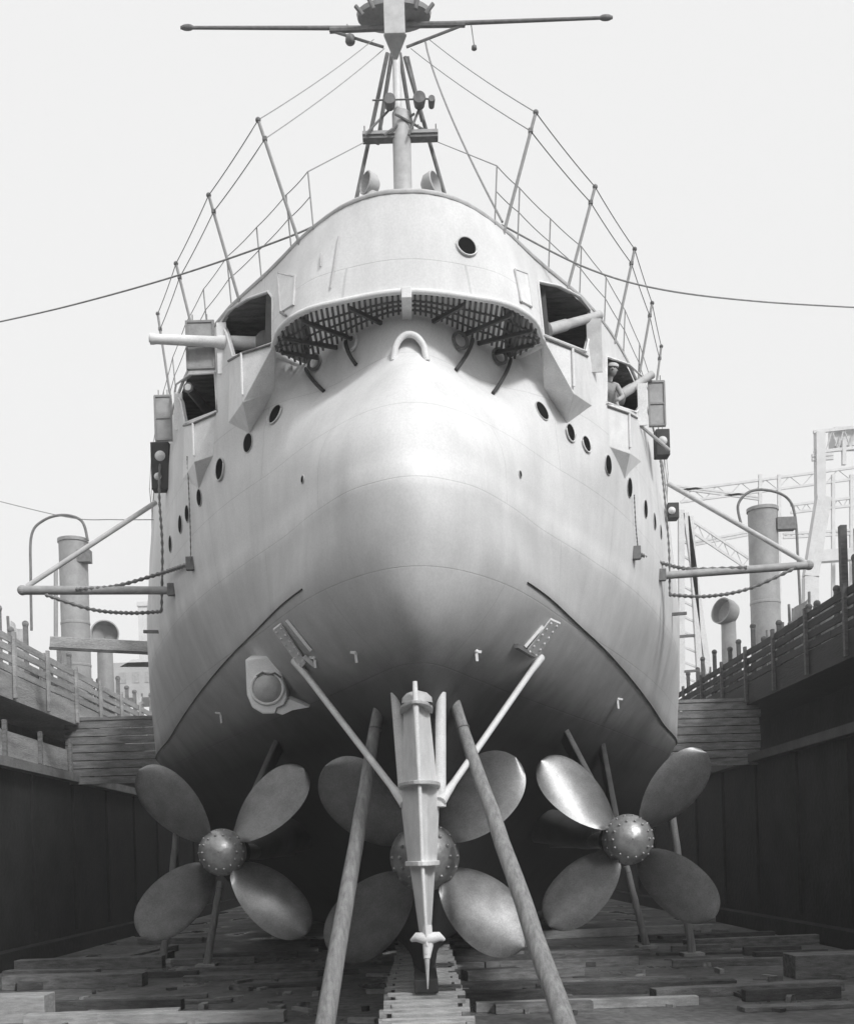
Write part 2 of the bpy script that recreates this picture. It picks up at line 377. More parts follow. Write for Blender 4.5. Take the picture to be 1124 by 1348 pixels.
def hit(px, py, off=0.0, tow=None):
    """point of the hull seen at a photo point (stepping toward the middle on a miss)"""
    x = px
    for k in range(240):
        d = ray(x, py+(0, 2, -2, 4)[k % 4]).normalized(); loc, nr, i, ds = BVH.ray_cast(EYE, d)
        if loc:
            if nr.dot(d) > 0: nr = -nr
            if x != px: loc = P(px, py, loc.y+.005*k)
            return loc+nr*off, nr
        x += (1 if px < 540 else -1)*(k % 4 == 3)
    for k in range(1, 40):
        d = ray(px+(1 if px > 540 else -1)*k, py+k*.5).normalized(); loc, nr, i, ds = BVH.ray_cast(EYE, d)
        if loc: return P(px, py, loc.y), (nr if nr.dot(d) < 0 else -nr)
    raise RuntimeError('miss %s %s' % (px, py))
def hp(px, py, off=0.0): return hit(px, py, off)[0]

def shell(name, rows, thick, parent=SHIP):
    o = MB().quadgrid(rows).build(name, HULL, parent, smooth=50, fix=False)
    me = o.data; bm = bmesh.new(); bm.from_mesh(me)
    # outward normals
    c = 0
    for f in bm.faces: c += f.normal.x*(f.calc_center_median().x)
    if c < 0: bmesh.ops.reverse_faces(bm, faces=bm.faces)
    bm.to_mesh(me); bm.free()
    for p in me.polygons: p.use_smooth = True
    s = o.modifiers.new('solid', 'SOLIDIFY'); s.thickness = thick; s.offset = -1
    return o
LOW = shell('hull', RB, .06)
UPP = shell('upper_hull', RA, .05); tag(UPP, 'white upper strake of the stern with gun ports cut in it')

# rim bead round the stern gallery, rubbing bead on the deck edge
MB().tube([p+Vector((0, -.0, .02)) for p in [Vector((X0-1.75, 18.95, H+ZR))]+[p for p in RA[-1] if p.y < 18.42]+[Vector((X0+1.75, 18.95, H+ZR))]], .045, 8).build('gallery_rim', WHITE, SHIP, smooth=60)
MB().tube([p for p in RA[0]][::2], .035, 6).build('deck_edge_bead', MIDP, SHIP, smooth=60)
# bulkhead inside the gallery and weather deck
bk = [p for p in RB[0] if abs(p.x-X0) <= 1.752]
for s in (-1, 1): MB().prism([Vector((X0+s*1.72, 18.98, H+8.24)), Vector((X0+s*2.4, 19.02, H+8.24)), Vector((X0+s*2.32, 19.02, H+9.5)), Vector((X0+s*1.72, 18.98, H+9.5))], (0, .06, 0)).build('gallery_end_wall', DARK, SHIP)
MB().quadgrid([[p+Vector((0, .03, 0)) for p in bk], [Vector((p.x, p.y+.03, H+9.63)) for p in bk]]).build('gallery_bulkhead', WHITE, SHIP, smooth=60)
dk = MB(); inner = []
ys = [17.45+.2*i for i in range(11)]+[20+i for i in range(54)]
L_, R_ = [], []
for y in ys:
    x = min(pl0(math.sqrt(max(y-17.2, 0))) if y < 19.45 else 99, Wat(cA, plA, y)-.16); x = max(x, .05)
    L_.append(Vector((X0-x, y, H+9.64))); R_.append(Vector((X0+x, y, H+9.64)))
dk.quadgrid([L_, R_]).build('weather_deck', GREYW, SHIP)
gd = MB().quadgrid([[Vector((X0-Wat(cA, plA, y)+.2, y, H+7.95)) for y in range(19, 60)], [Vector((X0+Wat(cA, plA, y)-.2, y, H+7.95)) for y in range(19, 60)]])
gd.build('gun_deck', DARK, SHIP)
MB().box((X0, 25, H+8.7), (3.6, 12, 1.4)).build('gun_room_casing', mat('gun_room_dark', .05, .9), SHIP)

# knuckle line: lapped plate edge
kn = [p for p in both([[Vector(rowpts(5, QM*j/QN)) for j in range(QN+1)]])[0] if p.y < 45]
out = []
for p in kn:
    s = Vector((p.x-X0, 0, 0)); n = Vector((math.copysign(1, s.x) if abs(s.x) > .3 else s.x/.3, -.8, -.3)).normalized(); out.append(p+n*.010)
for g_ in ([q for q in out if q.x < X0 and q.y > 17.2], [q for q in out if q.x > X0 and q.y > 17.2]): MB().tube(g_, .010, 5).build('lap_seam', DARK, SHIP)

# ------------------------------------------------------------------ stern gallery grating
gr = MB(); x = -2.091
def inv(f, x, lo, hi):
    for _ in range(40):
        mid = (lo+hi)/2
        if f(mid) < x: lo = mid
        else: hi = mid
    return hi
def inner_end(x): return inv(lambda D: pl0(math.sqrt(max(D-17.2, 0))), x, 17.2, 18.95) if x < 1.75 else 18.95-(x-1.75)*1.6
_ie = inner_end
def inner_end(x): return _ie(x)-(.03 if x < 1.2 else .10)
while x <= 2.1:
    a = inv(lambda D: Wat(cB, plB, D), abs(x), cB, 21)+.05
    b = inner_end(abs(x))
    b = min(b, 19.35)
    if b-a > .05: gr.box((X0+x, (a+b)/2, H+ZR-.0), (.034, b-a, .05))
    x += .082
G = gr.build('gallery_grating', mat('gallery_iron', .09), SHIP)
for s in (-1, 1):
    for (x1, y1, x2, y2) in ((.35, 17.4, .85, 16.85), (.85, 17.85, 1.6, 17.2), (1.1, 18.15, 1.95, 17.75), (1.4, 18.5, 2.02, 18.25)):
        MB().bar((X0+s*x1, y1, H+ZR-.06), (X0+s*x2, y2, H+ZR-.06), .045, .06).build('gallery_beam', mat('gallery_iron', .09), SHIP)
    for kx in (.0, .5):
        pts = []
        for i in range(15):
            D = 17.0+kx+.17*i+.0
            xo = Wat(cA, plA, D-.42*kx/.5 if kx else D)*(.62 if not kx else .80)
            pts.append((X0+s*xo, D, H+ZR-.05))
        for a, b in zip(pts, pts[1:]): pass
# cross slats following the curve of the rim (three rings)
for k, fr in enumerate((.22, .45, .7)):
    for s in (-1, 1):
        pts = []
        for i in range(22):
            x = 2.05*i/21
            a = inv(lambda D: Wat(cB, plB, D), x, cB, 21)+.05; b = inner_end(x)
            if b > a: pts.append(Vector((X0+s*x, a+(b-a)*fr, H+ZR-.04)))
        MB().tube(pts, .018, 4).build('gallery_stringer', mat('gallery_iron', .09), SHIP)
# centre post and hooded fairlead
MB().box((X0, 16.95, H+ZR-.02), (.15, .9, .16)).build('gallery_keel_beam', WHITE, SHIP, bevel=.01)
c, n = hit(538, 452)
fr_ = MB(); A = P(518, 475, c.y-.12); B = P(562, 475, c.y-.12); T = P(539, 436, c.y-.2)
arc = [A+(B-A)*t+Vector((0, 0, (T.z-A.z)*math.sqrt(max(0, 1-(2*t-1)**2)))) for t in [i/14 for i in range(15)]]
fr_.tube(arc, .05, 8); H1 = fr_.build('fairlead', WHITE, SHIP, smooth=60)
MB().quadgrid([[p for p in arc], [p+Vector((0, .45, 0)) for p in arc]]).build('fairlead_hood', MIDP, H1, smooth=60)
# rings and curved brackets under the gallery
for (rx, ry, bx, by, ex, ey) in ((465, 452, 455, 447, 470, 481), (418, 478, 402, 484, 427, 516), (602, 450, 622, 447, 599, 488), (654, 471, 672, 473, 648, 519)):
    e, n = hit(ex, ey, .02); a = PZ(bx, by, H+ZR-.06); a.y = min(a.y, 19.2)
    mid = (a+e)/2+Vector((math.copysign(.08, e.x), -.10, -.02)) ; pts = [a*(1-t)**2+mid*2*t*(1-t)+e*t*t for t in [i/8 for i in range(9)]]
    br = MB().tube(pts, .032, 7).build('gallery_bracket', DARK, SHIP, smooth=60)
    rc, n = hit(rx, ry, .06)
    MB().torus(rc, (n+Vector((0, -1, 0))*.6), .125, .028, 22, 7).build('mooring_ring', WHITE if rx == 465 else IRON, SHIP, smooth=60)

# ------------------------------------------------------------------ ports, sponsons
def port(poly, name, ):
    pts = [hp(*q) for q in poly]; c = sum(pts, Vector())/len(pts); nr = Vector((0, 0, 0))
    for i in range(len(pts)): nr += (pts[i]-c).cross(pts[(i+1) % len(pts)]-c)
    nr.normalize()
    if nr.y > 0: nr = -nr
    nr.z = 0; nr.normalize()
    cut = MB().prism([p+nr*.7 for p in pts], -nr*1.4).build('cutter', DARK, None)
    for o in (UPP, LOW):
        bo = o.modifiers.new('port', 'BOOLEAN'); bo.operation = 'DIFFERENCE'; bo.object = cut; bo.solver = 'EXACT'
    MB().tube([p+nr*.012 for p in pts]+[pts[0]+nr*.012, ], .022, 6).build('port_frame', WHITE, SHIP, smooth=60)
    return cut, c, nr
PORTS = [([(354, 384), (360, 392), (360, 452), (308, 470), (300, 440), (293, 425), (301, 410), (326, 394)]),
         ([(707, 371), (735, 377), (762, 391), (776, 408), (777, 430), (770, 463), (714, 441)]),
         ([(284, 491), (287, 541), (245, 557), (240, 530), (231, 517), (233, 506), (251, 493)]),
         ([(797, 470), (827, 480), (844, 496), (845, 530), (836, 543), (797, 530)])]
cuts = [port(p, 'gun_port') for p in PORTS]
bpy.context.view_layer.update()
for o in (UPP, LOW):
    dg = bpy.context.evaluated_depsgraph_get(); me = bpy.data.meshes.new_from_object(o.evaluated_get(dg)); o.modifiers.clear(); o.data = me
    me.set_sharp_from_angle(angle=math.radians(35))
for c_, _, _ in cuts: bpy.data.objects.remove(c_)
def sponson(I1, M1, O1, I2, M2, O2, T2):
    out = .0
    i1, o1, i2, o2, t2 = [hp(*q) for q in (I1, O1, I2, O2, T2)]
    h2 = hp(*M2); D = h2.y-.85
    m2 = P(*M2, D); m1 = P(*M1, D); m1.x = m2.x; m1.y = m2.y
    mb = MB(); pts = [i1, m1, o1, i2, m2, o2, t2]
    back = [p+Vector((0, .35, 0)) for p in (i1, o1, i2, o2, t2)]
    b = 0; mb.v = pts+back
    mb.f = [(0, 1, 4, 3), (1, 2, 5, 4), (3, 4, 6), (4, 5, 6), (0, 2, 1), (0, 3, 9, 7), (2, 8, 10, 5), (3, 6, 11, 9), (5, 10, 11, 6), (0, 7, 8, 2)]
    o = mb.build('sponson', WHITE, SHIP, bevel=.008)
    MB().tube([m1+Vector((0, -.03, 0)), m2+Vector((0, -.03, .1))], .022, 6).build('edge_strip', WHITE, o)
    MB().tube([i1+Vector((0, -.02, 0)), m1+Vector((0, -.02, 0)), o1+Vector((0, -.02, 0))], .02, 6).build('sill_bead', IRON, o)
SP = [((361, 455), (320, 466), (301, 476), (361, 516), (320, 529), (301, 556), (329, 571)),
      ((714, 444), (752, 460), (773, 470), (716, 511), (755, 518), (779, 534), (746, 557)),
      ((284, 545), (254, 558), (242, 561), (281, 600), (256, 608), (241, 631), (262, 645)),
      ((799, 535), (827, 545), (838, 551), (802, 588), (829, 597), (844, 608), (822, 631))]
for s_ in SP: sponson(*s_)

# shutters: plates standing out from the forward edge of each port
def plate(name, px0, py0, px1, py1, D, m, th=.03, lab=None, ribs=True):
    a, b = P(px0, py0, D), P(px1, py1, D); c = (a+b)/2; wv = abs(b.x-a.x); hv = abs(a.z-b.z)
    o = MB().box(c, (wv, th, hv)).build(name, m, SHIP, bevel=.006)
    if lab: o['label'] = lab
    if ribs:
        mb = MB()
        for z in (-.46, 0, .46): mb.box(c+Vector((0, -th/2-.012, z*hv)), (wv*.98, .02, .035))
        for x in (-.46, .46): mb.box(c+Vector((x*wv, -th/2-.015, 0)), (.035, .022, hv*.93))
        mb.build('stiffener', RAIL, o)
        mb = MB()
        for x in (-.25, .25): mb.tube([c+Vector((x*wv, 0, hv/2-.02)), c+Vector((x*wv, 0, hv/2+.1))], .012, 5)
        mb.build('hinge', RAIL, o)
    return o
d1 = hp(300, 430).y; d2 = hp(240, 520).y; e1 = hp(768, 430).y; e2 = hp(834, 520).y
plate('port_shutter', 244, 422, 284, 487, d1+.2, GREYP, lab='grey ribbed shutter behind the long gun barrel on the left')
plate('port_shutter', 285, 425, 300, 492, d1+.1, WHITE, ribs=False)
plate('port_shutter', 203, 520, 228, 581, d2+.6, GREYP)
plate('port_shutter', 229, 518, 242, 566, d2+.2, WHITE, ribs=False)
plate('port_shutter', 771, 420, 793, 490, e1+.1, MIDP, ribs=False)
plate('port_shutter', 838, 505, 852, 560, e2+.2, WHITE, ribs=False)
plate('port_shutter', 852, 501, 876, 562, e2+.6, GREYP)

# guns
def gun(mz, mD, br_, bD, r0, r1, tip=WHITE, m=WHITE):
    a, b = P(*mz, mD), P(*br_, bD); d = (b-a)
    g = MB().tube([a, a+d*.03, a+d*.05, a+d*.6, a+d*.62, b], [r0*1.12, r0*1.12, r0, r0*1.12, r1, r1*1.05], 18).build('gun', m, SHIP, smooth=40)
    MB().tube([a-d.normalized()*.02, a+d.normalized()*.001], [r0*.7, r0*.8], 16).build('muzzle_plug', tip, g, smooth=40)
    MB().ball(b+d.normalized()*.1, r1*2.1, 10).build('gun_mount', IRON, g, smooth=60)
gun((198, 446), d1-.1, (345, 453), d1+.15, .085, .115)
gun((248, 510), d2-1.3, (283, 552), d2+.9, .085, .11, m=IRON)
gun((789, 415), e1+.3, (716, 436), e1-.5, .075, .10, m=MIDP)
gun((858, 493), e2+.5, (814, 522), e2+.2, .075, .10, m=MIDP)

# portholes
def porthole(px, py, hpx, lid=False, r=None):
    c, n = hit(px, py, .0); R = hpx/2/F*c.y*.9
    fr = MB().torus(c+n*.006, n, R, .012, 22, 6).build('porthole', MIDP, SHIP, smooth=60)
    MB().lathe(c+n*.012, n, [(0, R), (.004, R*.9), (.005, 0)], 20).build('glass', mat('port_glass', .015, 1, .1, spec=0), fr)
    if lid: MB().torus(c+n*.03+Vector((0, 0, R*.2)), n, R*1.16, .011, 16, 5, a0=math.pi*.0, a1=math.pi).build('rain_lip', WHITE, fr, smooth=60)
for q in ((363, 546, 30, 1), (327, 583, 28, 0), (290, 618, 32, 1), (263, 655, 24, 0), (247, 676, 24, 0), (238, 690, 26, 0), (225, 716, 24, 0), (399, 631, 11, 0),
          (713, 541, 29, 0), (750, 570, 26, 1), (771, 585, 24, 1), (800, 612, 28, 0), (828, 642, 28, 0), (849, 670, 26, 0), (861, 686, 24, 0), (869, 700, 20, 0), (684, 624, 10, 0), (614, 325, 30, 1)):
    porthole(*q)
# small hatch frames beside the gallery
for s, q in ((-1, [(368, 360), (390, 365), (388, 402), (372, 412)]), (1, [(676, 356), (692, 362), (698, 405), (684, 398)])):
    pts = [hit(a, b, .02)[0] for a, b in q]
    o = MB().tube(pts+[pts[0]], .02, 5).build('hatch_frame', MIDP, SHIP); MB().prism(pts, Vector((0, -.02, 0))).build('hatch_cover', WHITE, o)
    MB().tube([hp(q[3][0]-s*0, q[3][1], .03), hp(q[3][0]+s*(-12), q[3][1]+10, .1)], .022, 6).build('hinge_arm', IRON, o)
for (a, b) in ((( 447, 312), (436, 380)), ((424, 335), (423, 352))):
    MB().tube([hp(a[0]+(b[0]-a[0])*t, a[1]+(b[1]-a[1])*t, .02) for t in [i/6 for i in range(7)]], .014, 5).build('grab_rail', MIDP, SHIP)

# ------------------------------------------------------------------ rails and stanchions
def deck_at(D, s): return Vector((X0+s*(Wat(cA, plA, D)-.14), D, H+ZT))
def proj(p):
    u, v = p.x/p.y, (p.z-H)/p.y; return (VX+F*(CR*u-SR*v), VY-F*(SR*u+CR*v))
def edge_px(px, s):
    lo, hi = 16.9, 30
    for _ in range(40):
        mid = (lo+hi)/2
        if (proj(deck_at(mid, s))[0]-px)*s < 0: lo = mid
        else: hi = mid
    return deck_at(lo, s)
for s, lst in ((-1, [((395, 310), (340, 158)), ((316, 382), (275, 257)), ((262, 421), (232, 347)), ((228, 485), (208, 413))]),
               (1, [((662, 298), (705, 148)), ((746, 378), (783, 246)), ((808, 420), (835, 328)), ((838, 470), (858, 399)), ((856, 510), (870, 456))])):
    tops, mids = [], []
    for (b, t) in lst:
        base = edge_px(b[0], s); D = base.y; T = P(t[0], t[1], D+.1)
        o = MB().tube([base-Vector((0, 0, .1)), T], .026, 7).build('awning_stanchion', RAIL, SHIP, smooth=60)
        MB().ball(T, .045, 6).build('stanchion_head', IRON, o); mid = base+(T-base)*.84
        MB().box(mid, (.07, .07, .06)).build('rope_clip', IRON, o); tops.append(T); mids.append(mid)
    st1 = P(492 if s < 0 else 565, 52, 25); st2 = P(506 if s < 0 else 541, 64, 25)
    for seq, st in ((tops, st1), (mids, st2)):
        pts = [st]+seq; fine = []
        for a, b in zip(pts, pts[1:]):
            for i in range(8):
                t = i/8; p = a+(b-a)*t; p.z -= .03*(b-a).length**.5*4*t*(1-t)*.6; fine.append(p)
        fine.append(pts[-1]); MB().tube(fine, .009, 5).build('awning_rope', RAIL, SHIP)
for s in (-1, 1):
    tp = []; md = []; ds = [17.5, 18.1, 19.0, 19.9, 21.0, 22.3, 23.8, 25.5, 27.4, 29.5, 32]
    for D in ds:
        b = deck_at(D, s); t = b+Vector((s*.06, 0, .85)); MB().tube([b-Vector((0, 0, .05)), t], .013, 6).build('rail_stanchion', RAIL, SHIP)
        tp.append(t); md.append(b+(t-b)*.55)
    for seq in (tp, md):
        fine = []
        for a, b in zip(seq, seq[1:]):
            for i in range(5): t = i/5; p = a+(b-a)*t; p.z -= .018*4*t*(1-t); fine.append(p)
        fine.append(seq[-1]); MB().tube(fine, .0075, 5).build('lifeline', RAIL, SHIP)

# cowl vents on the deck behind the stern rim
for (px, py, s) in ((488, 243, -1), (566, 243, 1)):
    c = P(px, py, 18.6)
    v = MB().tube([(c.x, c.y, H+9.5), (c.x, c.y, c.z-.12)], .10, 14).build('cowl_vent', MIDP, SHIP, smooth=60)
    d = Vector((s*.8, -.5, .1)).normalized()
    MB().lathe(c-d*.14, d, [(0, .02), (.02, .1), (.1, .17), (.24, .185), (.25, .165), (.12, .12), (.1, 0)], 18).build('cowl', MIDP, v, smooth=60)
MB().box((X0-.4, 18.2, H+9.85), (.34, .3, .7)).build('deck_locker', WHITE, SHIP, bevel=.01) if False else None

# ------------------------------------------------------------------ mast
MD = 25.0
foot = P(528, 243, MD); mt = P(519, 8, MD); mxx = X0+.06
mast = MB().tube([(foot.x, MD, H+9.5), P(528, 150, MD)], .20, 16).build('mast', MIDP, SHIP, smooth=60)
MB().tube([P(525, 200, MD), P(518, -60, MD)], [.10, .07], 12).build('topmast', WHITE, mast, smooth=60)
for (a, b) in (((470, 258), (510, 70)), ((585, 255), (533, 75)), ((497, 190), (516, 70)), ((543, 175), (526, 70)), ((556, 160), (536, 75))):
    A, B = P(*a, MD+.4), P(*b, MD); d = (A-B)
    if a[1] > 240: A = B+d*((B.z-(H+9.5))/(B.z-A.z))
    MB().tube([A, B], .045, 8).build('mast_leg', IRON, mast, smooth=60)
c = P(527, 182, MD); pf = MB().box(c, (1.65, .22, .09)).build('searchlight_platform', IRON, mast)
MB().box(c+Vector((0, -.13, .06)), (1.65, .03, .07)).build('coaming', GREYP, pf)
for x in (-.78, -.4, 0, .4, .78): MB().tube([c+Vector((x, -.11, 0)), c+Vector((x, -.11, .22))], .014, 5).build('platform_stanchion', IRON, pf)
for a, b in (((480, 178), (512, 145)), ((505, 178), (545, 150)), ((538, 178), (553, 140)), ((520, 150), (560, 172))): MB().tube([P(*a, MD-.3), P(*b, MD)], .028, 6).build('platform_brace', IRON, pf)
for q in ((552, 133, .13), (513, 135, .12), (568, 135, .07)):
    c2 = P(q[0], q[1], MD-.2); lp = MB().lathe(c2+Vector((0, -.15, 0)), (0, 1, 0), [(0, 0), (0, q[2]), (.06, q[2]*1.1), (.28, q[2]*.9), (.32, 0)], 14).build('searchlight', IRON, mast, smooth=50)
MB().tube([P(490, 132, MD-.2), P(570, 130, MD-.2)], .018, 6).build('lamp_bar', IRON, mast)
# fighting top with its yard
c = P(519, 30, MD)
c = P(519, 36, MD); top = MB(); top.lathe(c-Vector((0, 0, .0)), (0, 0, 1), [(0.1, .12), (.1, .22), (.14, .5), (.2, .80), (.3, .82), (.32, .76), (.2, .5), (.16, .2)], 28)
for v_ in top.v: v_.y = c.y+(v_.y-c.y)*.6
top = top.build('mast_top', RAIL, mast, smooth=40)
MB().box(P(519, 22, MD-.86), (.44, .08, .75)).build('splinter_shield', MIDP, top, bevel=.01)
MB().prism([P(505, 45, MD-.8), P(535, 45, MD-.8), P(523, 76, MD-.3), P(518, 76, MD-.3)], (0, .06, 0)).build('apron', MIDP, top)
for s in (-1, 1):
    e = P(238 if s < 0 else 806, 36.5 if s < 0 else 23, MD); i = P(505 if s < 0 else 535, 37 if s < 0 else 33, MD)
    y = MB().tube([i, e], [.05, .035], 8).build('yard', IRON, mast, smooth=60); MB().ball(e-Vector((s*.15, 0, 0)), .07, 8, (2.2, 1, .9)).build('yard_cap', IRON, y)
    k = P(434 if s < 0 else 612, 40 if s < 0 else 32, MD)
    MB().tube([k, P(505 if s < 0 else 535, 62, MD)], .03, 6).build('yard_strut', IRON, mast)
    MB().tube([k, i], .065, 8).build('yard_sleeve', IRON, y)
for q, r_ in (((461, 52), .11), ((624, 63), .06)):
    p = P(*q, MD); l = MB().lathe(p-Vector((0, 0, r_)), (0, 0, 1), [(0, 0), (.02, r_*.8), (r_*.5, r_), (r_*1.6, r_*.9), (r_*2, r_*.3), (r_*2.1, 0)], 12).build('signal_lamp', IRON, mast, smooth=60)
    MB().tube([p+Vector((0, 0, r_)), P(q[0]-4, 32, MD)], .012, 5).build('lamp_wire', IRON, l)
for a, b in (((478, 20), (468, 8)), ((492, 12), (482, -8)), ((547, 12), (552, -10)), ((560, 18), (570, 5))): MB().tube([P(*a, MD-.5), P(*b, MD-.5)], .045, 7).build('top_gun', IRON, top)
MB().tube([P(546, 5, MD), P(544, -30, MD)], .05, 8).build('top_pole', IRON, top)
# backstay
pts = [P(560+0, 55, MD)*(1-t)+P(661, 292, 18.3)*t for t in [i/20 for i in range(21)]]
tt = [i/20 for i in range(21)]
pts = [P(560+101*(t**1.25), 55+237*t, MD+(18.3-MD)*t) for t in tt]
MB().tube(pts, .020, 6).build('backstay', RAIL, SHIP)
for s_, q in ((-1, (480, 187)), (1, (576, 187))):
    b = deck_at(17.5, s_); MB().tube([b+Vector((s_*.06, 0, .85)), P(*q, 25)], .010, 5).build('lifeline', RAIL, SHIP)

# ------------------------------------------------------------------ underwater fittings: rudder
RD = 16.4
def rud_x(py): return ray(547+(563-547)*(py-900)/400, py).x
rud = None
def slab(py0, py1, w0, w1, name, parent, m=WHITE, te0=RD, te1=RD, depth=1.5):
    mb = MB(); rows = []
    for py, wv, te in ((py0, w0, te0), (py1, w1, te1)):
        pc = P(547+16*(py-900)/400, py, te); z = pc.z; x = pc.x; lead = RD+1.0; h = wv/2/F*(lead)
        rows.append([Vector((x, te, z)), Vector((x+h*.35, te+.25, z)), Vector((x+h, lead, z)), Vector((x+h*.8, lead+depth*.4, z)), Vector((x-h*.8, lead+depth*.4, z)), Vector((x-h, lead, z)), Vector((x-h*.35, te+.25, z))])
    mb.quadgrid(rows, True); mb.f.append(tuple(range(6, -1, -1))); mb.f.append(tuple(range(7, 14)))
    return mb.build(name, m, parent, bevel=.01)
rud = slab(920, 1030, 34, 48, 'rudder', SHIP)
slab(1030, 1138, 54, 38, 'rudder_blade', rud); slab(1138, 1232, 34, 16, 'rudder_blade', rud)
def flange(py, wpx, th, m, fwd=1.0, te=RD-.12):
    pc = P(547+16*(py-900)/400, py, te); h = wpx/2/F*(RD+.6); pts = []
    for i in range(13):
        a = math.pi*i/12; pts.append(Vector((pc.x-h*math.cos(a), te+.9-.9*math.sin(a), pc.z)))
    pts += [Vector((pc.x+h, te+1.6, pc.z)), Vector((pc.x-h, te+1.6, pc.z))]
    return MB().prism(pts, (0, 0, th)).build('rudder_flange', m, rud, bevel=.01)
flange(1032, 56, .06, MIDP); flange(1140, 46, .07, WHITE); flange(926, 44, .05, MIDP)
# rounded cap, trailing rod, foot casting and spike
pc = P(549, 926, RD+.3)
MB().lathe(pc, (0, 0, 1), [(0, .23), (.08, .22), (.15, .15), (.19, .02)], 18).build('rudder_cap', MIDP, rud, smooth=60)
MB().tube([P(546, 897, RD-.02), P(547, 925, RD-.03), P(552, 1030, RD-.03), P(556, 1138, RD-.03), P(562, 1245, RD-.02)], [.035, .045, .03, .03, .02], 10).build('trailing_rod', WHITE, rud, smooth=60)
f0 = P(563, 1236, RD+.05)
MB().tube([f0+Vector((-.23, .1, -.02)), f0+Vector((-.16, 0, .03)), f0, f0+Vector((.16, 0, .03)), f0+Vector((.23, .1, -.02))], [.03, .07, .10, .07, .03], 10).build('heel_casting', WHITE, rud, smooth=60)
MB().tube([f0+Vector((0, 0, .2)), f0-Vector((0, 0, .1)), P(562, 1262, RD)], [.07, .08, .05], 10).build('heel_pintle', WHITE, rud, smooth=60)
MB().tube([P(562, 1255, RD), P(563, 1302, RD)], [.045, .008], 8).build('heel_spike', MIDP, rud, smooth=60)
# twin posts beside the rudder head, stern frame behind
for (t, b) in (((521, 912), (533, 1062)), ((580, 912), (580, 1062))):
    MB().tube([P(*t, RD+1.1), P(*b, RD+.95)], .085, 10).build('rudder_post', WHITE, SHIP, smooth=50)
MB().prism([Vector((X0-.14, 17.9, H+2.6)), Vector((X0-.14, 17.9, H-.55+.0)), Vector((X0-.14, 19.9, H-.55)), Vector((X0-.14, 19.9, H+2.2))], (.28, 0, 0)).build('stern_frame', mat('shaded_antifouling', .05, .7, .3, 2), SHIP, bevel=.02)  # bottom paint tone lowered to carry the shade below the hull
MB().prism([Vector((X0-.2, 19.0, H-2.05)), Vector((X0-.2, 19.0, H-2.28)), Vector((X0-.2, 24, H-2.28)), Vector((X0-.2, 24, H-2.0))], (.4, 0, 0)).build('keel_skeg', mat('shaded_antifouling', .10), SHIP, bevel=.02)

# diagonal struts and their palms
for s, (b, t, pal) in ((-1, ((533, 1058), (392, 872), [(362, 826), (372, 818), (405, 868), (398, 876)])), (1, ((580, 1055), (708, 868), [(735, 818), (722, 812), (689, 856), (703, 864)]))):
    B = P(*b, RD+.9); T = hp(*t, .02)
    st = MB().tube([B, B+(T-B)*.12, B+(T-B)*.9, T+(T-B)*.02], [.09, .055, .055, .08], 12).build('diagonal_strut', WHITE, SHIP, smooth=60)
    pts = [hp(q[0], q[1], .035) for q in pal]; mb = MB().prism(pts, Vector((0, -.03, -.04)))
    for i in range(6):
        t_ = (i+.5)/6; a = pts[0].lerp(pts[3], t_); c_ = pts[1].lerp(pts[2], t_)
        for k in (.2, .8): mb.ball(a.lerp(c_, k)+Vector((0, -.035, -.04)), .022, 5)
    mb.build('strut_palm', WHITE, st)
    e = P(T.x/T.y, 0, 1) if False else None
    q = [(380, 815), (412, 855)] if s < 0 else [(711, 823), (688, 850)]
    MB().bar(hp(*q[0], .04), hp(*q[1], .04), .05, .05).build('palm_edge_bar', WHITE, st)
    q = [(404, 862), (418, 874)] if s < 0 else [(676, 848), (700, 862)]
    MB().bar(hp(*q[0], .05), hp(*q[1], .05), .07, .07).build('palm_foot', IRON if s > 0 else MIDP, st)

# zinc lugs
for q in ((470, 862), (625, 860), (811, 923), (292, 942), (416, 869)):
    c, n = hit(*q, .03); k = c.y/F
    l = MB().bar(c+Vector((-7*k, -.01, 5*k)), c+Vector((7*k, -.01, 3*k)), .03, .04).bar(c+Vector((0, -.01, 5*k)), c+Vector((1*k, -.01, -9*k)), .035, .04)
    l.ball(c+Vector((0, -.02, 4*k)), .035, 6); l.build('hull_lug', mat('fresh_white', .82, .5, .08, 6), SHIP)

# white hooded outlet fitting on the left quarter
c, n = hit(352, 900); D = c.y-.95; k = D/F
fit_pts = [(323, 868), (362, 862), (370, 885), (376, 905), (378, 918), (372, 932), (360, 940), (346, 940), (332, 932), (325, 915)]
pl = [P(a, b, D) for a, b in fit_pts]
fit = MB().prism(pl, (0, 1.25, .35)).build('outlet_hood', mat('fresh_white', .82, .5, .08, 6), SHIP, bevel=.03); tag(fit, 'white U-shaped hooded outlet with a round cover under the left quarter')
cc = P(352, 906, D-.01)
MB().torus(cc+Vector((0, -.01, 0)), (0, 1, 0), 21*k, .028, 26, 8).build('cover_ring', MATS['fresh_white'], fit, smooth=60)
MB().lathe(cc, (0, -1, 0), [(.0, 19*k), (.05, 17*k), (.11, 11*k), (.14, 0)], 24).build('round_cover', MIDP, fit, smooth=60)
MB().prism([P(362, 938, D-.02), P(380, 920, D-.02), P(392, 925, D-.02), P(407, 931, D-.02), P(385, 935, D-.02), P(372, 941, D-.02)], (0, .3, .1)).build('tail_fin', MATS['fresh_white'], fit)
MB().tube([P(a, b, D-.05) for a, b in ((338, 890), (346, 885), (352, 889), (362, 886), (370, 892))], .018, 5).build('chain_scrap', IRON, fit)
MB().tube([P(a, b, D-.05) for a, b in ((380, 918), (374, 928), (365, 932), (362, 940))], .015, 5).build('chain_scrap', IRON, fit)

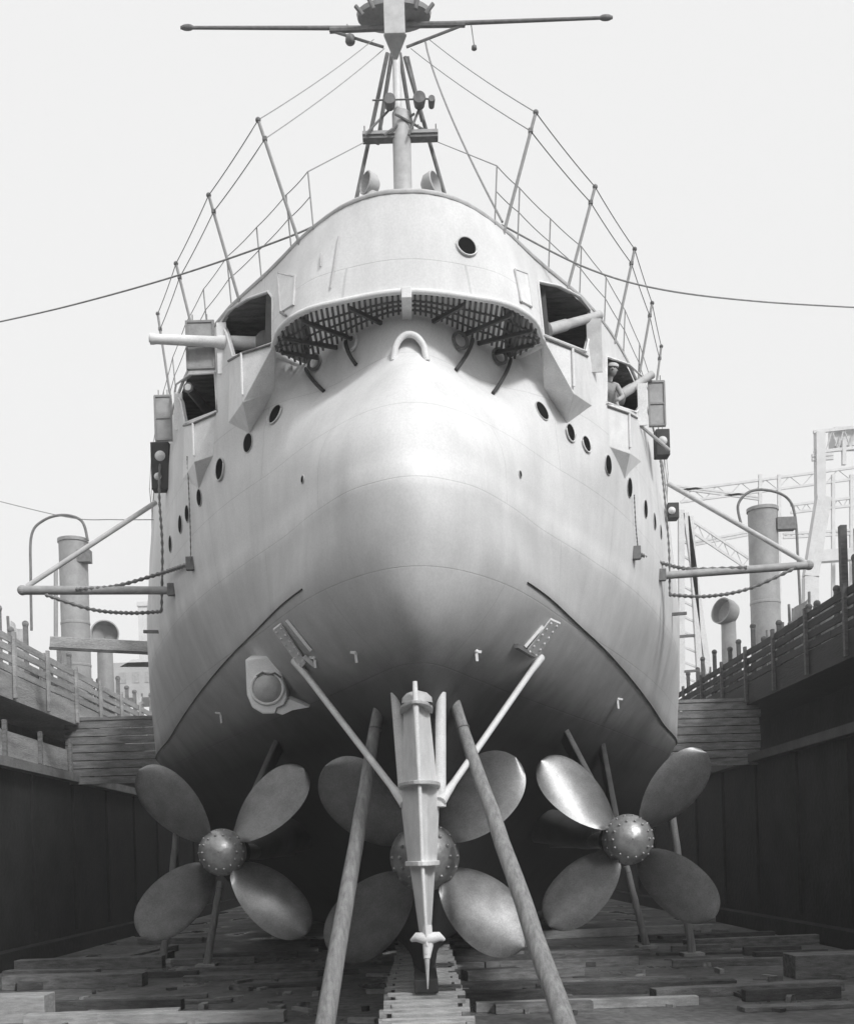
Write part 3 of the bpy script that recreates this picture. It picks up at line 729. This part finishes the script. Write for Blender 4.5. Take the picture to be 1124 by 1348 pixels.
# ------------------------------------------------------------------ propellers
def blade(R, rh, cw, sgn, pitch=1.15):
    mb = MB(); n, mseg = 22, 12; top = []; bot = []
    for i in range(n+1):
        t = math.sin(math.pi/2*i/n); r_ = rh+(R-rh)*t; prof = (max(0, 1-(abs(t-.56)/.56)**2))**.55 if t < .56 else (max(0, 1-((t-.56)/.44)**2.3))**.5
        ch = cw*(.30*(1-t)**2+max(prof, .0)) if i < n else .01
        ang = math.atan(pitch*2*R/(2*math.pi*r_))*.92; tr, br_ = [], []
        for j in range(mseg+1):
            u = (j/mseg*2-1); off = u*ch; th = .055*(1-t*.8)*(1-u*u)+.004
            x = off*math.cos(ang); y = off*math.sin(ang)*sgn
            cup = .05*(u*u)*(R/2)
            tr.append(Vector((x, y-th+cup, r_))); br_.append(Vector((x, y+th+cup, r_)))
        top.append(tr); bot.append(br_)
    mb.quadgrid(top); mb.quadgrid(bot)
    edge = [r_[0] for r_ in top]+top[-1][1:]+[r_[-1] for r_ in top[::-1]]; 
    e2_ = [r_[0] for r_ in bot]+bot[-1][1:]+[r_[-1] for r_ in bot[::-1]]
    mb.quadgrid([edge, e2_]); return mb
def propeller(loc, R, rh, cw, sgn, a0, name_label):
    a = bpy.data.objects.new('tmp', None)
    hub = MB(); hub.lathe((0, 0, 0), (0, 1, 0), [(-rh*1.0, .01), (-rh*.97, rh*.25), (-rh*.85, rh*.55), (-rh*.55, rh*.86), (-rh*.1, rh*1.0), (rh*.5, rh*.95), (rh*.9, rh*.75), (rh*1.2, rh*.5)], 32)
    for rr, nn, yy in ((.72, 14, -.72), (.93, 18, -.32)):
        for k in range(nn):
            t = 2*math.pi*k/nn; hub.ball((math.cos(t)*rh*rr, rh*yy, math.sin(t)*rh*rr), rh*.055, 4)
    hb = hub.build('propeller', mat('hub_bronze', .34, .38, .3, 6, metal=.5, bump=.2, bscale=9), None, smooth=60); 
    # build() centres on bounds; shift data back so that the object origin is the shaft axis
    hb.data.transform(Matrix.Translation(ORG[hb.name])); hb.location = (0, 0, 0); ORG[hb.name] = Vector((0, 0, 0))
    b0 = blade(R, rh*.75, cw, sgn)
    me = None
    for k in range(4):
        if me is None: bo = b0.build('blade', BRONZE, hb, smooth=60); me = bo.data
        else: bo = bpy.data.objects.new('blade', me); COL.objects.link(bo); bo.parent = hb
        bo.rotation_euler = (0, a0+math.pi/2*k, 0)
    hb.parent = SHIP; hb.location = Vector(loc)-ORG[SHIP.name]; hb['label'] = name_label
    return hb
PLc = P(293, 1122, 20.6); PRc = P(826, 1105, 20.6); PCc = P(559, 1128, 18.75)
propeller(PLc, 2.12, .43, .50, -1, math.radians(46), 'four-bladed bronze propeller on the left')
propeller(PRc, 2.12, .46, .50, 1, math.radians(44), 'four-bladed bronze propeller on the right, brightly lit')
propeller(PCc, 2.22, .57, .60, -1, math.radians(44), 'largest bronze propeller, behind the rudder')
ANTI = mat('shaded_antifouling', .10)
for c, s in ((PLc, -1), (PRc, 1)):
    sh = MB().tube([c+Vector((0, .4, 0)), c+Vector((-s*.3, 11, .1))], .16, 14).build('propeller_shaft', IRON, SHIP, smooth=60)
    MB().lathe(c+Vector((0, .55, 0)), (0, 1, 0), [(0, .24), (.05, .32), (.8, .32), (.9, .2)], 20).build('strut_barrel', ANTI, SHIP, smooth=50)
    # bossing growing out of the hull
    MB().tube([c+Vector((0, 3.2, .05)), c+Vector((-s*.15, 4.2, .15)), c+Vector((-s*.5, 6.5, .4)), c+Vector((-s*1.3, 11, .7))], [.2, .30, .42, .5], 20).build('shaft_bossing', mat('bossing_paint', .10, .6, .25, 1.5), SHIP, smooth=60)
    # A-bracket arms
    inn = hp(368 if s < 0 else 742, 985 if s < 0 else 972); outp = hp(328 if s < 0 else 792, 995 if s < 0 else 990)
    for e in ((inn, outp) if s > 0 else (inn,)):
        MB().bar(c+Vector((0, .95, 0)), e+Vector((0, 0, .1)), .42, .12, (1, 0, 0)).build('bracket_arm', mat('bossing_paint', .10) if e is inn else ANTI, SHIP, bevel=.03)
MB().tube([PCc+Vector((0, .4, 0)), (X0, 24, PCc.z)], .3, 16).build('propeller_shaft', ANTI, SHIP, smooth=60)

# ------------------------------------------------------------------ side fittings: propeller guards, ropes, lamps
def curve(pts, n=14):
    o = []
    for i in range(len(pts)-1):
        p0, p1, p2, p3 = pts[max(i-1, 0)], pts[i], pts[i+1], pts[min(i+2, len(pts)-1)]
        for k in range(n):
            t = k/n; o.append(.5*((2*p1)+(p2-p0)*t+(2*p0-5*p1+4*p2-p3)*t*t+(3*p1-p0-3*p2+p3)*t**3))
    return o+[pts[-1]]
def chain(pts, r_, name='chain', parent=None):
    c_ = curve(pts); L = 0; mb = MB(); last = c_[0]; k = 0
    fine = []
    for a, b in zip(c_, c_[1:]):
        n = max(1, int((b-a).length/.09))
        for i in range(n): fine.append(a.lerp(b, i/n))
    rad = [r_*(1.25 if i % 2 else .65) for i in range(len(fine))]
    return MB().tube(fine, rad, 6).build(name, IRON, parent or SHIP)
GL, GR = hp(229, 776), hp(868, 757); 
gl = MB().tube([P(30, 777, GL.y+.4), GL+Vector((.1, .1, 0))], [.10, .085], 12).build('boat_boom', GREYP, SHIP, smooth=60)
gr_ = MB().tube([P(1064, 744, GR.y+.4), GR+Vector((-.1, .1, 0))], [.09, .085], 12).build('boat_boom', GREYP, SHIP, smooth=60)
MB().ball(P(30, 777, GL.y+.4), .11, 8).build('boom_cap', GREYP, gl); MB().ball(P(1064, 744, GR.y+.4), .11, 8).build('boom_cap', GREYP, gr_)
MB().tube([P(36, 772, GL.y+.4), P(206, 661, GL.y+1.0)], .055, 10).build('boom_stay', MIDP, gl, smooth=60)
MB().tube([P(1060, 741, GR.y+.4), P(878, 636, GR.y+1.0)], .055, 10).build('boom_stay', MIDP, gr_, smooth=60)
D0 = GL.y+.2
chain([P(60, 783, D0), P(120, 802, D0), P(170, 807, D0), P(214, 805, D0)], .04)
chain([P(100, 776, D0), P(150, 772, D0), P(205, 757, D0), hp(254, 742, .05)], .04)
chain([P(213, 806, D0), P(214, 720, D0), P(210, 650, D0), P(212, 590, D0+.4)], .028)
chain([hp(255, 744, .05), hp(254, 690, .05), hp(252, 640, .05), hp(252, 600, .08)], .012, 'boom_tackle')
D0 = GR.y+.2
chain([hp(834, 728, .05), P(870, 741, D0), P(910, 749, D0), P(985, 747, D0)], .04)
chain([P(880, 783, D0), P(930, 785, D0), P(985, 775, D0), P(1050, 746, D0)], .04)
chain([P(881, 783, D0), P(880, 720, D0), P(874, 650, D0), P(868, 600, D0+.4)], .022)
chain([hp(836, 722, .05), hp(833, 690, .05), hp(831, 650, .05)], .012, 'boom_tackle')
for q in ((254, 742), (229, 776), (834, 728), (868, 757)):
    c, n = hit(*q); MB().box(c+n*.05, (.16, .12, .26)).build('boom_bracket', IRON, SHIP, bevel=.01)
# signal lantern boxes
def lantern(px0, py0, px1, py1, D, discs, lab):
    a, b = P(px0, py0, D), P(px1, py1, D); c = (a+b)/2
    o = MB().box(c, (b.x-a.x, .3, a.z-b.z)).build('lantern_box', DARK, SHIP, bevel=.015); o['label'] = lab
    for (x, y, rp) in discs: MB().lathe(P(x, y, D-.15), (0, -1, 0), [(0, rp*D/F), (.04, rp*D/F*.8), (.06, 0)], 16).build('lens', WHITE, o, smooth=60)
lantern(200, 585, 226, 646, d2+1.5, ((211, 600, 7), (208, 627, 5)), 'dark box with two white round lenses on the left side')
lantern(861, 568, 880, 602, e2+1.2, ((872, 580, 6),), 'dark box with a white lens on the right side')
lantern(877, 664, 892, 684, GR.y+2, ((884, 672, 5),), 'small dark box low on the right side')
MB().tube([P(826, 546, e2), P(880, 592, e2+.9)], .035, 7).build('side_brace', MIDP, SHIP)
# rungs low on the right side
for q in ((884, 809), (897, 838), (905, 884)):
    c = hp(q[0], q[1]); MB().bar(c+Vector((-.1, 0, 0)), c+Vector((.35, 0, .02)), .06, .07).build('side_cleat', IRON, SHIP)
for q in ((203, 832),):
    c = hp(q[0]+6, q[1]); MB().bar(c+Vector((.1, 0, 0)), c+Vector((-.35, 0, .02)), .06, .07).build('side_cleat', IRON, SHIP)

# mooring lines
def line(name, pts, label, r_=.015):
    o = MB().tube(curve([P(*q) for q in pts]), r_, 6).build(name, ROPE, None); tag(o, label, 'rope'); return o
line('mooring_line', [(-20, 428, 24), (90, 403, 22), (233, 363, 20), (380, 312, 18.2), (440, 283, 18)], 'long thin rope running from the left edge up to the stern rail')
line('mooring_line', [(660, 296, 18.2), (770, 352, 19), (870, 381, 20), (1000, 397, 22), (1150, 406, 24)], 'long thin rope running from the stern to the right edge of the view')
line('mooring_line', [(-20, 655, 32), (90, 681, 30), (150, 684, 29), (212, 684, 28)], 'thin slack line above the left boat boom', .012)

# ------------------------------------------------------------------ person leaning in the right gun port
def person():
    px = hp(812, 520); D = px.y+.22
    root_z = H+7.955; hd = P(805, 488, D-.15); sx = hd.x-.03
    hip = Vector((sx+.02, D+.12, root_z+.55)); 
    root = empty('person', (sx, D+.12, root_z), 'sailor in light shirt and cap leaning out of the right-hand gun port', 'person')
    o0 = ORG[root.name]
    sh = Vector((sx-.05, D-.05, hd.z-.25)); sc = (sh.z-hip.z)/.5
    J = {}; V = []; E = []; R = []
    def v(p, r_, par=None):
        V.append(Vector(p)-o0); R.append(r_); i = len(V)-1
        if par is not None: E.append((par, i))
        return i
    pe = v(hip, (.15, .11)); wa = v(hip.lerp(sh, .45), (.13, .10), pe); chst = v(hip.lerp(sh, .85), (.16, .11), wa)
    nk = v(sh+Vector((.01, -.02, .07)), (.06, .06), chst); v(hd-Vector((0, 0, .07)), (.055, .06), nk)
    for s in (-1, 1):
        a = v(sh+Vector((s*.19, 0, 0)), (.06, .06), chst)
        if s > 0: el = v(sh+Vector((.26, -.16, -.27)), (.045, .045), a); v(sh+Vector((.12, -.34, -.40)), (.034, .034), el)
        else: el = v(sh+Vector((-.24, -.12, -.28)), (.045, .045), a); v(sh+Vector((-.16, -.34, -.38)), (.034, .034), el)
        k = v(hip+Vector((s*.10, 0, -.06)), (.09, .09), pe); kn = v(Vector((hip.x+s*.11, hip.y-.16, root_z+.32)), (.065, .065), k); an = v(Vector((hip.x+s*.11, hip.y+.1, root_z+.07)), (.045, .045), kn); v(Vector((hip.x+s*.11, hip.y-.06, root_z+.03)), (.04, .03), an)
    me = bpy.data.meshes.new('body'); me.from_pydata(V, E, []); b = bpy.data.objects.new('body', me); COL.objects.link(b); b.parent = root
    sk = b.modifiers.new('skin', 'SKIN'); 
    for i, r_ in enumerate(R): me.skin_vertices[0].data[i].radius = r_
    me.skin_vertices[0].data[0].use_root = True
    b.modifiers.new('sub', 'SUBSURF').levels = 2; b.modifiers['sub'].render_levels = 2
    me.materials.append(mat('shirt', .42, .9, .15, 8))
    skin = mat('skin', .30, .7, .1, 10)
    head = MB().ball(hd, .105, 12, (.86, .98, 1.12)).ball(hd+Vector((0, -.105, -.01)), .02, 5).ball(hd+Vector((-.09, 0, 0)), .025, 5).ball(hd+Vector((.09, 0, 0)), .025, 5).build('head', skin, root, smooth=80)
    MB().ball(hd+Vector((-.035, -.095, .025)), .013, 5).ball(hd+Vector((.035, -.095, .025)), .013, 5).build('eyes', DARK, head)
    MB().lathe(hd+Vector((0, 0, .045)), (0, -.1, 1), [(0, .1), (.01, .125), (.05, .13), (.075, .1), (.08, 0)], 18).build('cap', mat('cap_cloth', .55, .9), root, smooth=60)
    for s in (-1, 1):
        hc = sh+(Vector((.10, -.38, -.42)) if s > 0 else Vector((-.14, -.38, -.40)))
        hm = MB().ball(hc, .04, 6, (1, 1.2, .55))
        for k in range(4): hm.tube([hc+Vector((-.027+.018*k, -.03, 0)), hc+Vector((-.03+.02*k, -.075-.006*(k in (1, 2)), -.008)), hc+Vector((-.03+.02*k, -.095, -.035))], [.009, .008, .007], 6)
        hm.tube([hc+Vector((-s*.03, 0, 0)), hc+Vector((-s*.055, -.04, -.01))], [.011, .008], 6); hm.build('hand', skin, root, smooth=80)
person()

# ------------------------------------------------------------------ shores, keel blocks
def shore(name_label, t, tD, b, bD, r0, r1, wedge=True, m=WOOD):
    a, c = P(*t, tD), P(*b, bD); d = (c-a)
    if d.z < 0: c = a+d*((a.z-.06)/(a.z-c.z)) if c.z > .06 or True else c
    o = empty('timber_shore', (c.x, c.y, 0), name_label, 'timber prop', 'round timber props under the stern')
    n = 12; pts = [a.lerp(c, i/n)+Vector((random.uniform(-.012, .012), random.uniform(-.012, .012), 0)) for i in range(n+1)]
    MB().tube(pts, [r0+(r1-r0)*i/n for i in range(n+1)], 14).build('pole', m, o, smooth=50)
    MB().torus(a.lerp(c, .08), d, r0*1.05, .015, 16, 5).build('head_band', IRON, o)
    MB().box((c.x, c.y, .05), (.6, .6, .1)).build('foot_pad', PALEW, o, bevel=.01)
    return o
shore('stout round timber prop left of the rudder', (500, 925), 18.6, (428, 1345), 17.0, .09, .16)
shore('stout round timber prop right of the rudder', (598, 925), 18.3, (742, 1345), 16.2, .09, .17)
for (lab, t, tD, b, bD) in (('short thin prop behind the left propeller hub', (291, 1160), 34, (274, 1262), 34), ('thin pale prop glimpsed left of the left propeller', (234, 1085), 36, (222, 1200), 36),
        ('thin pale prop directly below the right propeller hub', (824, 1140), 36, (843, 1216), 36), 
        ('thick grey prop behind the lower right blade', (880, 1040), 33, (900, 1180), 33)):
    shore(lab, t, tD, b, bD, .10, .12)
# extra prop row far under the bilge
i = 0
kb0 = None
for k in range(26):
    y = 16.1+1.02*k
    if kb0 is None:
        kb0 = empty('keel_block', (X0, y, 0))
        for j in range(3):
            MB().box((X0, y, .13+.262*j), (1.16-.06*j, .42, .25)).build('baulk', PALEW if j == 2 else GREYW, kb0, bevel=.015)
        MB().box((X0, y, .79), (1.3, .18, .06)).build('cap_plank', PALEW, kb0, bevel=.008)
        for s in (-1, 1): MB().box((X0+s*.66, y, .62), (.12, .16, .12)).build('wedge_end', PALEW, kb0)
        o = kb0
    else:
        o = copy_tree(kb0); o.location = Vector((X0+random.uniform(-.04, .04), y, 0)); o.rotation_euler.z = random.uniform(-.04, .04)
    nth = ['nearest', 'second', 'third', 'fourth', 'fifth', 'sixth', 'seventh', 'eighth', 'ninth']
    tag(o, ('stacked timber keel block, %s of the middle row counted from the bottom edge' % nth[k]) if k < 9 else 'stacked timber keel block far back in the middle row under the keel', 'keel block', 'keel blocks in a row under the ship')
# timber baulks and debris on the floor
def baulk(px, py, L, wd, ht, ang, m, label, cat='timber', z0=.0, name='timber_baulk'):
    p = PZ(px, py, z0); M = Matrix.Rotation(math.radians(ang), 3, 'Z')
    o = MB().box((p.x, p.y, z0+ht/2), (L, wd, ht), M).build(name, m, None, bevel=.015)
    o.rotation_euler = (0, 0, 0); return tag(o, label, cat, 'loose timbers on the dock floor')
for q in ((815, 1232, 7.2, .35, .3, 10, PALEW, 'long pale timber lying under the right propeller'), (966, 1212, 2.6, .5, .5, 4, PALEW, 'short bright squared timber right of the right propeller'),
          (990, 1246, 4.4, .35, .3, 8, GREYW, 'grey timber in front of the short bright one at right'), (1100, 1285, 2.2, .9, .55, 0, GREYW, 'squared timber stack cut by the right edge'),
          (120, 1276, 4.4, .6, .35, 1, GREYW, 'long grey baulk across the floor at lower left'), (100, 1300, 3.6, .6, .35, -1, GREYW, 'grey baulk in front of another at lower left'),
          (15, 1345, 1.6, .7, .55, 0, PALEW, 'pale squared timber end at the bottom left corner'), (330, 1262, 3.0, .3, .2, 2, DKW, 'dark timber behind the left prop foot'),
          (640, 1262, 2.6, .5, .3, -3, DKW, 'dark timber beside the keel blocks'), (60, 1302, 1.4, .25, .2, 25, DKW, 'dark broken plank at lower left')):
    baulk(*q)
rnd = random.Random(3)
adj = ['dark', 'grey', 'wet', 'worn', 'tarred', 'split']
for k in range(90):
    x = rnd.uniform(-12, 12); y = rnd.uniform(21.5, 46)
    if abs(x-X0) < 1.1: continue
    L = rnd.uniform(1.2, 4.8); wd = rnd.uniform(.2, .45); ht = rnd.uniform(.08, .26); a = rnd.gauss(0, 9)+(90 if rnd.random() < .12 else 0)
    if abs(x)+L/2 > 12.3 and a < 60: continue
    tm = rnd.choice([GREYW, DKW, GREYW, PALEW if y < 27 else DKW])
    o = MB().box((0, 0, ht/2), (L, wd, ht)).build('floor_timber', tm, None, bevel=.012)
    o.location = (x, y, 0); o.rotation_euler = (0, 0, math.radians(a))
    tone = 'pale' if tm is PALEW else 'grey' if tm is GREYW else 'dark'
    tag(o, '%s %s timber %s on the %s of the dock floor' % ('long' if L > 3.2 else 'short' if L < 2 else 'mid-length', tone, 'near the bottom edge' if y < 25 else 'beneath the propellers' if y < 32 else 'far back under the hull', 'left' if x < 0 else 'right'), 'timber', 'scattered weathered timbers on the dock floor')

for k in range(110):
    x = rnd.uniform(-11.5, 11.5); y = 21.3+abs(rnd.gauss(0, 7)); L = rnd.uniform(.12, .7)
    if abs(x-X0) < .9: continue
    mb = MB(); n = 5; w0 = rnd.uniform(.04, .12); pts = [Vector((L*(i/n-.5), (w0*(.5+.5*rnd.random()))*sg, 0)) for sg in (-1, 1) for i in (range(n+1) if sg < 0 else range(n, -1, -1))]
    o = mb.prism(pts, (rnd.uniform(-.02, .02), 0, rnd.uniform(.03, .12))).build('wood_offcut', rnd.choice([PALEW, GREYW, DKW]), None)
    o.location = (x, y, .27 if rnd.random() < .2 else 0.0); o.rotation_euler = (0, 0, rnd.uniform(0, 3.1)); o.location.z = 0
    tag(o, 'small splintered offcut on the floor %s the keel blocks, %s' % ('left of' if x < 0 else 'right of', 'near the bottom edge' if y < 25 else 'farther back'), 'offcut', 'wood offcuts littering the dock floor')
# ------------------------------------------------------------------ things on the dock tops
def funnel(px0, px1, ptop, D, label, hoop, lamp):
    a, b = P(px0, ptop, D), P(px1, ptop, D); cx = (a.x+b.x)/2; R = abs(b.x-a.x)/2; zt = a.z
    root = empty('steam_stack', (cx, D, H+6.15), label, 'chimney')
    MB().lathe((cx, D, H+6.15), (0, 0, 1), [(0, R*1.15), (.3, R*1.15), (.35, R)]+[(z_, R) for z_ in (1.9,)]+[(1.92, R*1.03), (2.0, R*1.03), (2.02, R), (3.6, R), (3.62, R*1.03), (3.7, R*1.03), (3.72, R), (zt-H-6.3, R), (zt-H-6.28, R*1.08), (zt-H-6.15, R*1.08), (zt-H-6.15, R*.93), (zt-H-7.2, R*.9)], 36).build('stack_tube', STACK, root, smooth=40)
    pts = curve([P(x, y, D-.4) for x, y in hoop]); MB().tube(pts, .055, 8).build('hoop_pipe', IRON, root, smooth=60)
    if lamp: MB().box(P(*lamp, D-.3), (.75, .4, .5)).build('platform_box', IRON, root, bevel=.02); MB().tube([P(lamp[0]-12, lamp[1]-24, D-.3), P(lamp[0]-9, 850, D-.3)], .06, 7).build('ladder_pole', IRON, root)
    return root
funnel(78, 115, 711, 46, 'grey steam stack with a hoop pipe on the left dock side', [(42, 830), (41, 760), (42, 705), (58, 685), (84, 678), (108, 686), (116, 712)], (108, 733))
funnel(984, 1022, 670, 46, 'grey steam stack with a hoop pipe on the right dock side', [(975, 690), (971, 665), (985, 648), (1008, 645), (1035, 655), (1046, 680), (1050, 740), (1053, 800)], (1033, 690))
def cowl(px, py, rpx, D, label, d):
    c = P(px, py, D); R = rpx*D/F; root = empty('cowl_ventilator', (c.x, D, H+6.15), label, 'ventilator')
    MB().tube([(c.x, D, H+6.15), (c.x, D, c.z-R*.4)], [R*.62, R*.55], 18).build('duct', STACK, root, smooth=60)
    d = Vector(d).normalized()
    MB().lathe(c-d*R*.7, d, [(0, .01), (.05*R, R*.4), (.35*R, R*.85), (.8*R, R), (1.5*R, R*1.02), (1.5*R, R*.93), (.9*R, R*.85), (.4*R, .02)], 26).build('cowl', STACK, root, smooth=50)
cowl(138, 838, 18, 48.5, 'cowl ventilator behind the cross beam on the left dock side', (.3, -1, .1))
cowl(958, 807, 17, 49, 'bulbous cowl ventilator beside the stack on the right dock side', (-.9, -.5, .2))
# cross beam at left between dock and ship
a, b = P(68, 846, 37), P(206, 853, 37)
r = empty('breast_shore', ((a.x+b.x)/2, 37, H+6.15), 'horizontal pale beam wedged between left dock side and hull', 'timber prop')
MB().bar(a, b, .34, .36).build('beam', CONCL, r, bevel=.02); MB().bar(a-Vector((0, .2, .22)), b-Vector((0, .2, .22)), .1, .08).build('under_plate', DKW, r)
MB().tube([P(74, 748, 37), P(74, 843, 37)], .07, 8).build('upright_pole', STACK, r)
# railing posts, canvas and crates along both copings
rr = random.Random(11)
ORDN = ['first', 'second', 'third', 'fourth', 'fifth', 'sixth', 'seventh', 'eighth', 'ninth', 'tenth', 'eleventh', 'twelfth', 'thirteenth', 'fourteenth', 'fifteenth', 'sixteenth']
def seen(x, y): px = proj(Vector((x, y, H+7)))[0]; return -6 < px < 206 if x < 0 else 898 < px < 1130
for s in (-1, 1):
    xs = 13.1; side = 'left' if s < 0 else 'right'; n1 = n2 = n3 = 0
    for k in range(22):
        y = 31+k*1.5+rr.uniform(-.4, .4); hgt = rr.uniform(1.5, 2.5)
        if not seen(s*(xs+.25), y): continue
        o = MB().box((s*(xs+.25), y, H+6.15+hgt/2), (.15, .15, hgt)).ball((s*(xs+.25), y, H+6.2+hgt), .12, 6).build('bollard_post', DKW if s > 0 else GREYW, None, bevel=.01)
        tag(o, '%s round-headed post from the %s edge behind the %s dock fence' % (ORDN[n1], side, side), 'post', 'posts along the %s dock coping' % side); n1 += 1
    for k in range(12):
        y = 33+k*2.6+rr.uniform(-.7, .7); c = Vector((s*(xs+.9), y, H+6.15)); hgt = rr.uniform(1.5, 2.6); W2 = rr.uniform(1.0, 2.1)
        if not seen(c.x, y): continue
        r = empty('canvas_screen', c, '%s sagging canvas screen from the %s edge above the %s dock fence' % (ORDN[n2], side, side), 'screen', 'canvas screens on the %s dock side' % side); n2 += 1
        rows = []
        for i in range(6):
            rows.append([c+Vector((.08*math.sin(i*1.3+j), -W2/2+W2*j/8, .25+(hgt-.25)*i/5-(.12*math.sin(math.pi*j/8) if i == 5 else 0))) for j in range(9)])
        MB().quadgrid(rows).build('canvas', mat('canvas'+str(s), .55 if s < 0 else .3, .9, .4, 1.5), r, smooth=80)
        for e in (-W2/2, W2/2): MB().tube([c+Vector((0, e, 0)), c+Vector((rr.uniform(-.1, .1), e, hgt+.15))], .05, 6).build('pole', IRON, r)
    for k in range(10):
        y = 32+k*2.9+rr.uniform(-1, 1); hz = rr.uniform(1.1, 2.2); wz = rr.uniform(.5, 1.2)
        if not seen(s*(xs+1.6), y): continue
        r = empty('deck_crate', (s*(xs+1.6), y, H+6.15), '%s stacked wooden crate from the %s edge on the %s dock top' % (ORDN[n3], side, side), 'crate', 'crates on the %s dock top' % side); n3 += 1
        MB().box((s*(xs+1.6), y, H+6.15+hz/2), (wz, wz, hz)).build('crate_body', GREYW if k % 2 else DKW, r, bevel=.01)
        MB().box((s*(xs+1.6), y, H+6.15+hz+.04), (wz+.1, wz+.1, .08)).build('lid', DKW, r, bevel=.01)
o = empty('gate_post', PX(1110, 790, 13.4), 'tall dark post with a pale board at the right edge', 'post')
c = PX(1110, 760, 13.5)
MB().box(c+Vector((0, 0, .3)), (.2, .22, 2.6)).build('upright', DKW, o); MB().box(c+Vector((.3, -.9, .7)), (.05, 1.5, 1.5)).build('board', CONCL, o)

# ------------------------------------------------------------------ far structures
def girder(root, a, b, h, D, n=10, m=FAR, r_=.12):
    A, B = P(*a, D), P(*b, D); up = Vector((0, 0, h))
    MB().bar(A, B, r_*2, r_*2).bar(A-up, B-up, r_*2, r_*2).build('chord', m, root)
    mb = MB()
    for i in range(n):
        p = A.lerp(B, i/n); q = A.lerp(B, (i+1)/n); mb.tube([p, q-up] if i % 2 else [p-up, q], r_*.5, 4)
    mb.build('lacing', m, root)
g = empty('gantry_crane', P(1078, 850, 90), 'pale lattice gantry crane standing far behind the right dock side', 'crane')
MB().bar(P(1078, 570, 90), P(1079, 660, 90), .7, .7, (0, 1, 0)).build('tower_post', FAR, g); MB().bar(P(1083, 655, 90), P(1066, 760, 90), 1.1, .8, (0, 1, 0)).build('leg', FAR, g)
MB().bar(P(1066, 760, 90), P(1066, 860, 90), 1.1, .8, (0, 1, 0)).build('leg', FAR, g)
girder(g, (1070, 569), (1150, 560), 1.6, 90, 10); girder(g, (1068, 600), (1096, 598), .3, 90, 3)
MB().box(P(1112, 578, 91), (2.2, 1.4, 1.5)).build('cab', FAR, g)
MB().bar(P(1110, 580, 90), P(1110, 612, 90), .3, .3, (0, 1, 0)).build('hanger', FAR, g)
g2 = empty('shed_framework', P(1010, 870, 120), 'open steel shed framework in the far background at right', 'framework')
for (a, b, h) in (((895, 646), (1150, 612), 1.2), ((1040, 665), (1150, 652), .8), ((1030, 703), (1150, 696), .4), ((905, 715), (985, 700), .3), ((890, 640), (1000, 655), .2)): girder(g2, a, b, h, 120, 16)
for x in (1000, 1025, 1096, 1120): MB().bar(P(x, 625, 120), P(x, 900, 120), .35, .35, (0, 1, 0)).build('column', FAR, g2)
MB().bar(P(1075, 733, 118), P(1150, 728, 118), 1.0, 1.2).build('roof_beam', FAR, g2)
girder(g2, (910, 685), (985, 735), 1.2, 118, 9)
g3 = empty('lattice_tower', P(910, 870, 70), 'pale leaning lattice tower just right of the hull', 'tower')
for (a, b) in (((896, 672), (897, 915)), ((908, 680), (922, 915)), ((902, 676), (936, 915))): MB().bar(P(*a, 70), P(*b, 70), .35, .35, (0, 1, 0)).build('tower_leg', FAR, g3)
mb = MB()
for k in range(11): mb.bar(P(896, 690+20*k, 70), P(909+k*1.3, 700+20*k, 70), .12, .12, (0, 1, 0))
mb.build('lacing', FAR, g3)
b1 = empty('dockside_shed', P(190, 880, 100), 'pale shed with overhanging roof far off at left', 'building')
c = P(190, 902, 100); MB().box(c, (4, 6, 3)).build('wall', BRICK, b1)
MB().prism([P(158, 878, 97), P(232, 878, 97), P(215, 868, 97), P(175, 868, 97)], (0, 7, 0)).build('roof', FAR, b1)
for x in (-1.1, 0, 1.1): MB().box(c+Vector((x, -3.02, .2)), (.6, .05, .9)).build('window', GREYP, b1)
b2 = empty('brick_chimney', P(193, 860, 110), 'square pale chimney far off between stack and hull at left', 'chimney')
MB().box(P(193, 838, 110), (1.2, 1.2, 6)).build('shaft', FAR, b2); MB().box(P(193, 797, 110), (1.5, 1.5, .4)).build('cap', FAR, b2)

# ------------------------------------------------------------------ haze
HAZE = 0.0014
if HAZE:
    hz = MB().box((0, 55, 14), (120, 190, 30)).build('haze', mat('tmp_haze', .5), None); tag(hz, kind='stuff')
    hm = bpy.data.materials.new('haze_air'); hm.use_nodes = True; hn = hm.node_tree; hn.nodes.clear()
    pv = hn.nodes.new('ShaderNodeVolumePrincipled'); pv.inputs['Color'].default_value = (.95, .95, .95, 1); pv.inputs['Density'].default_value = HAZE
    oo = hn.nodes.new('ShaderNodeOutputMaterial'); hn.links.new(pv.outputs[0], oo.inputs['Volume']); hz.data.materials.clear(); hz.data.materials.append(hm)
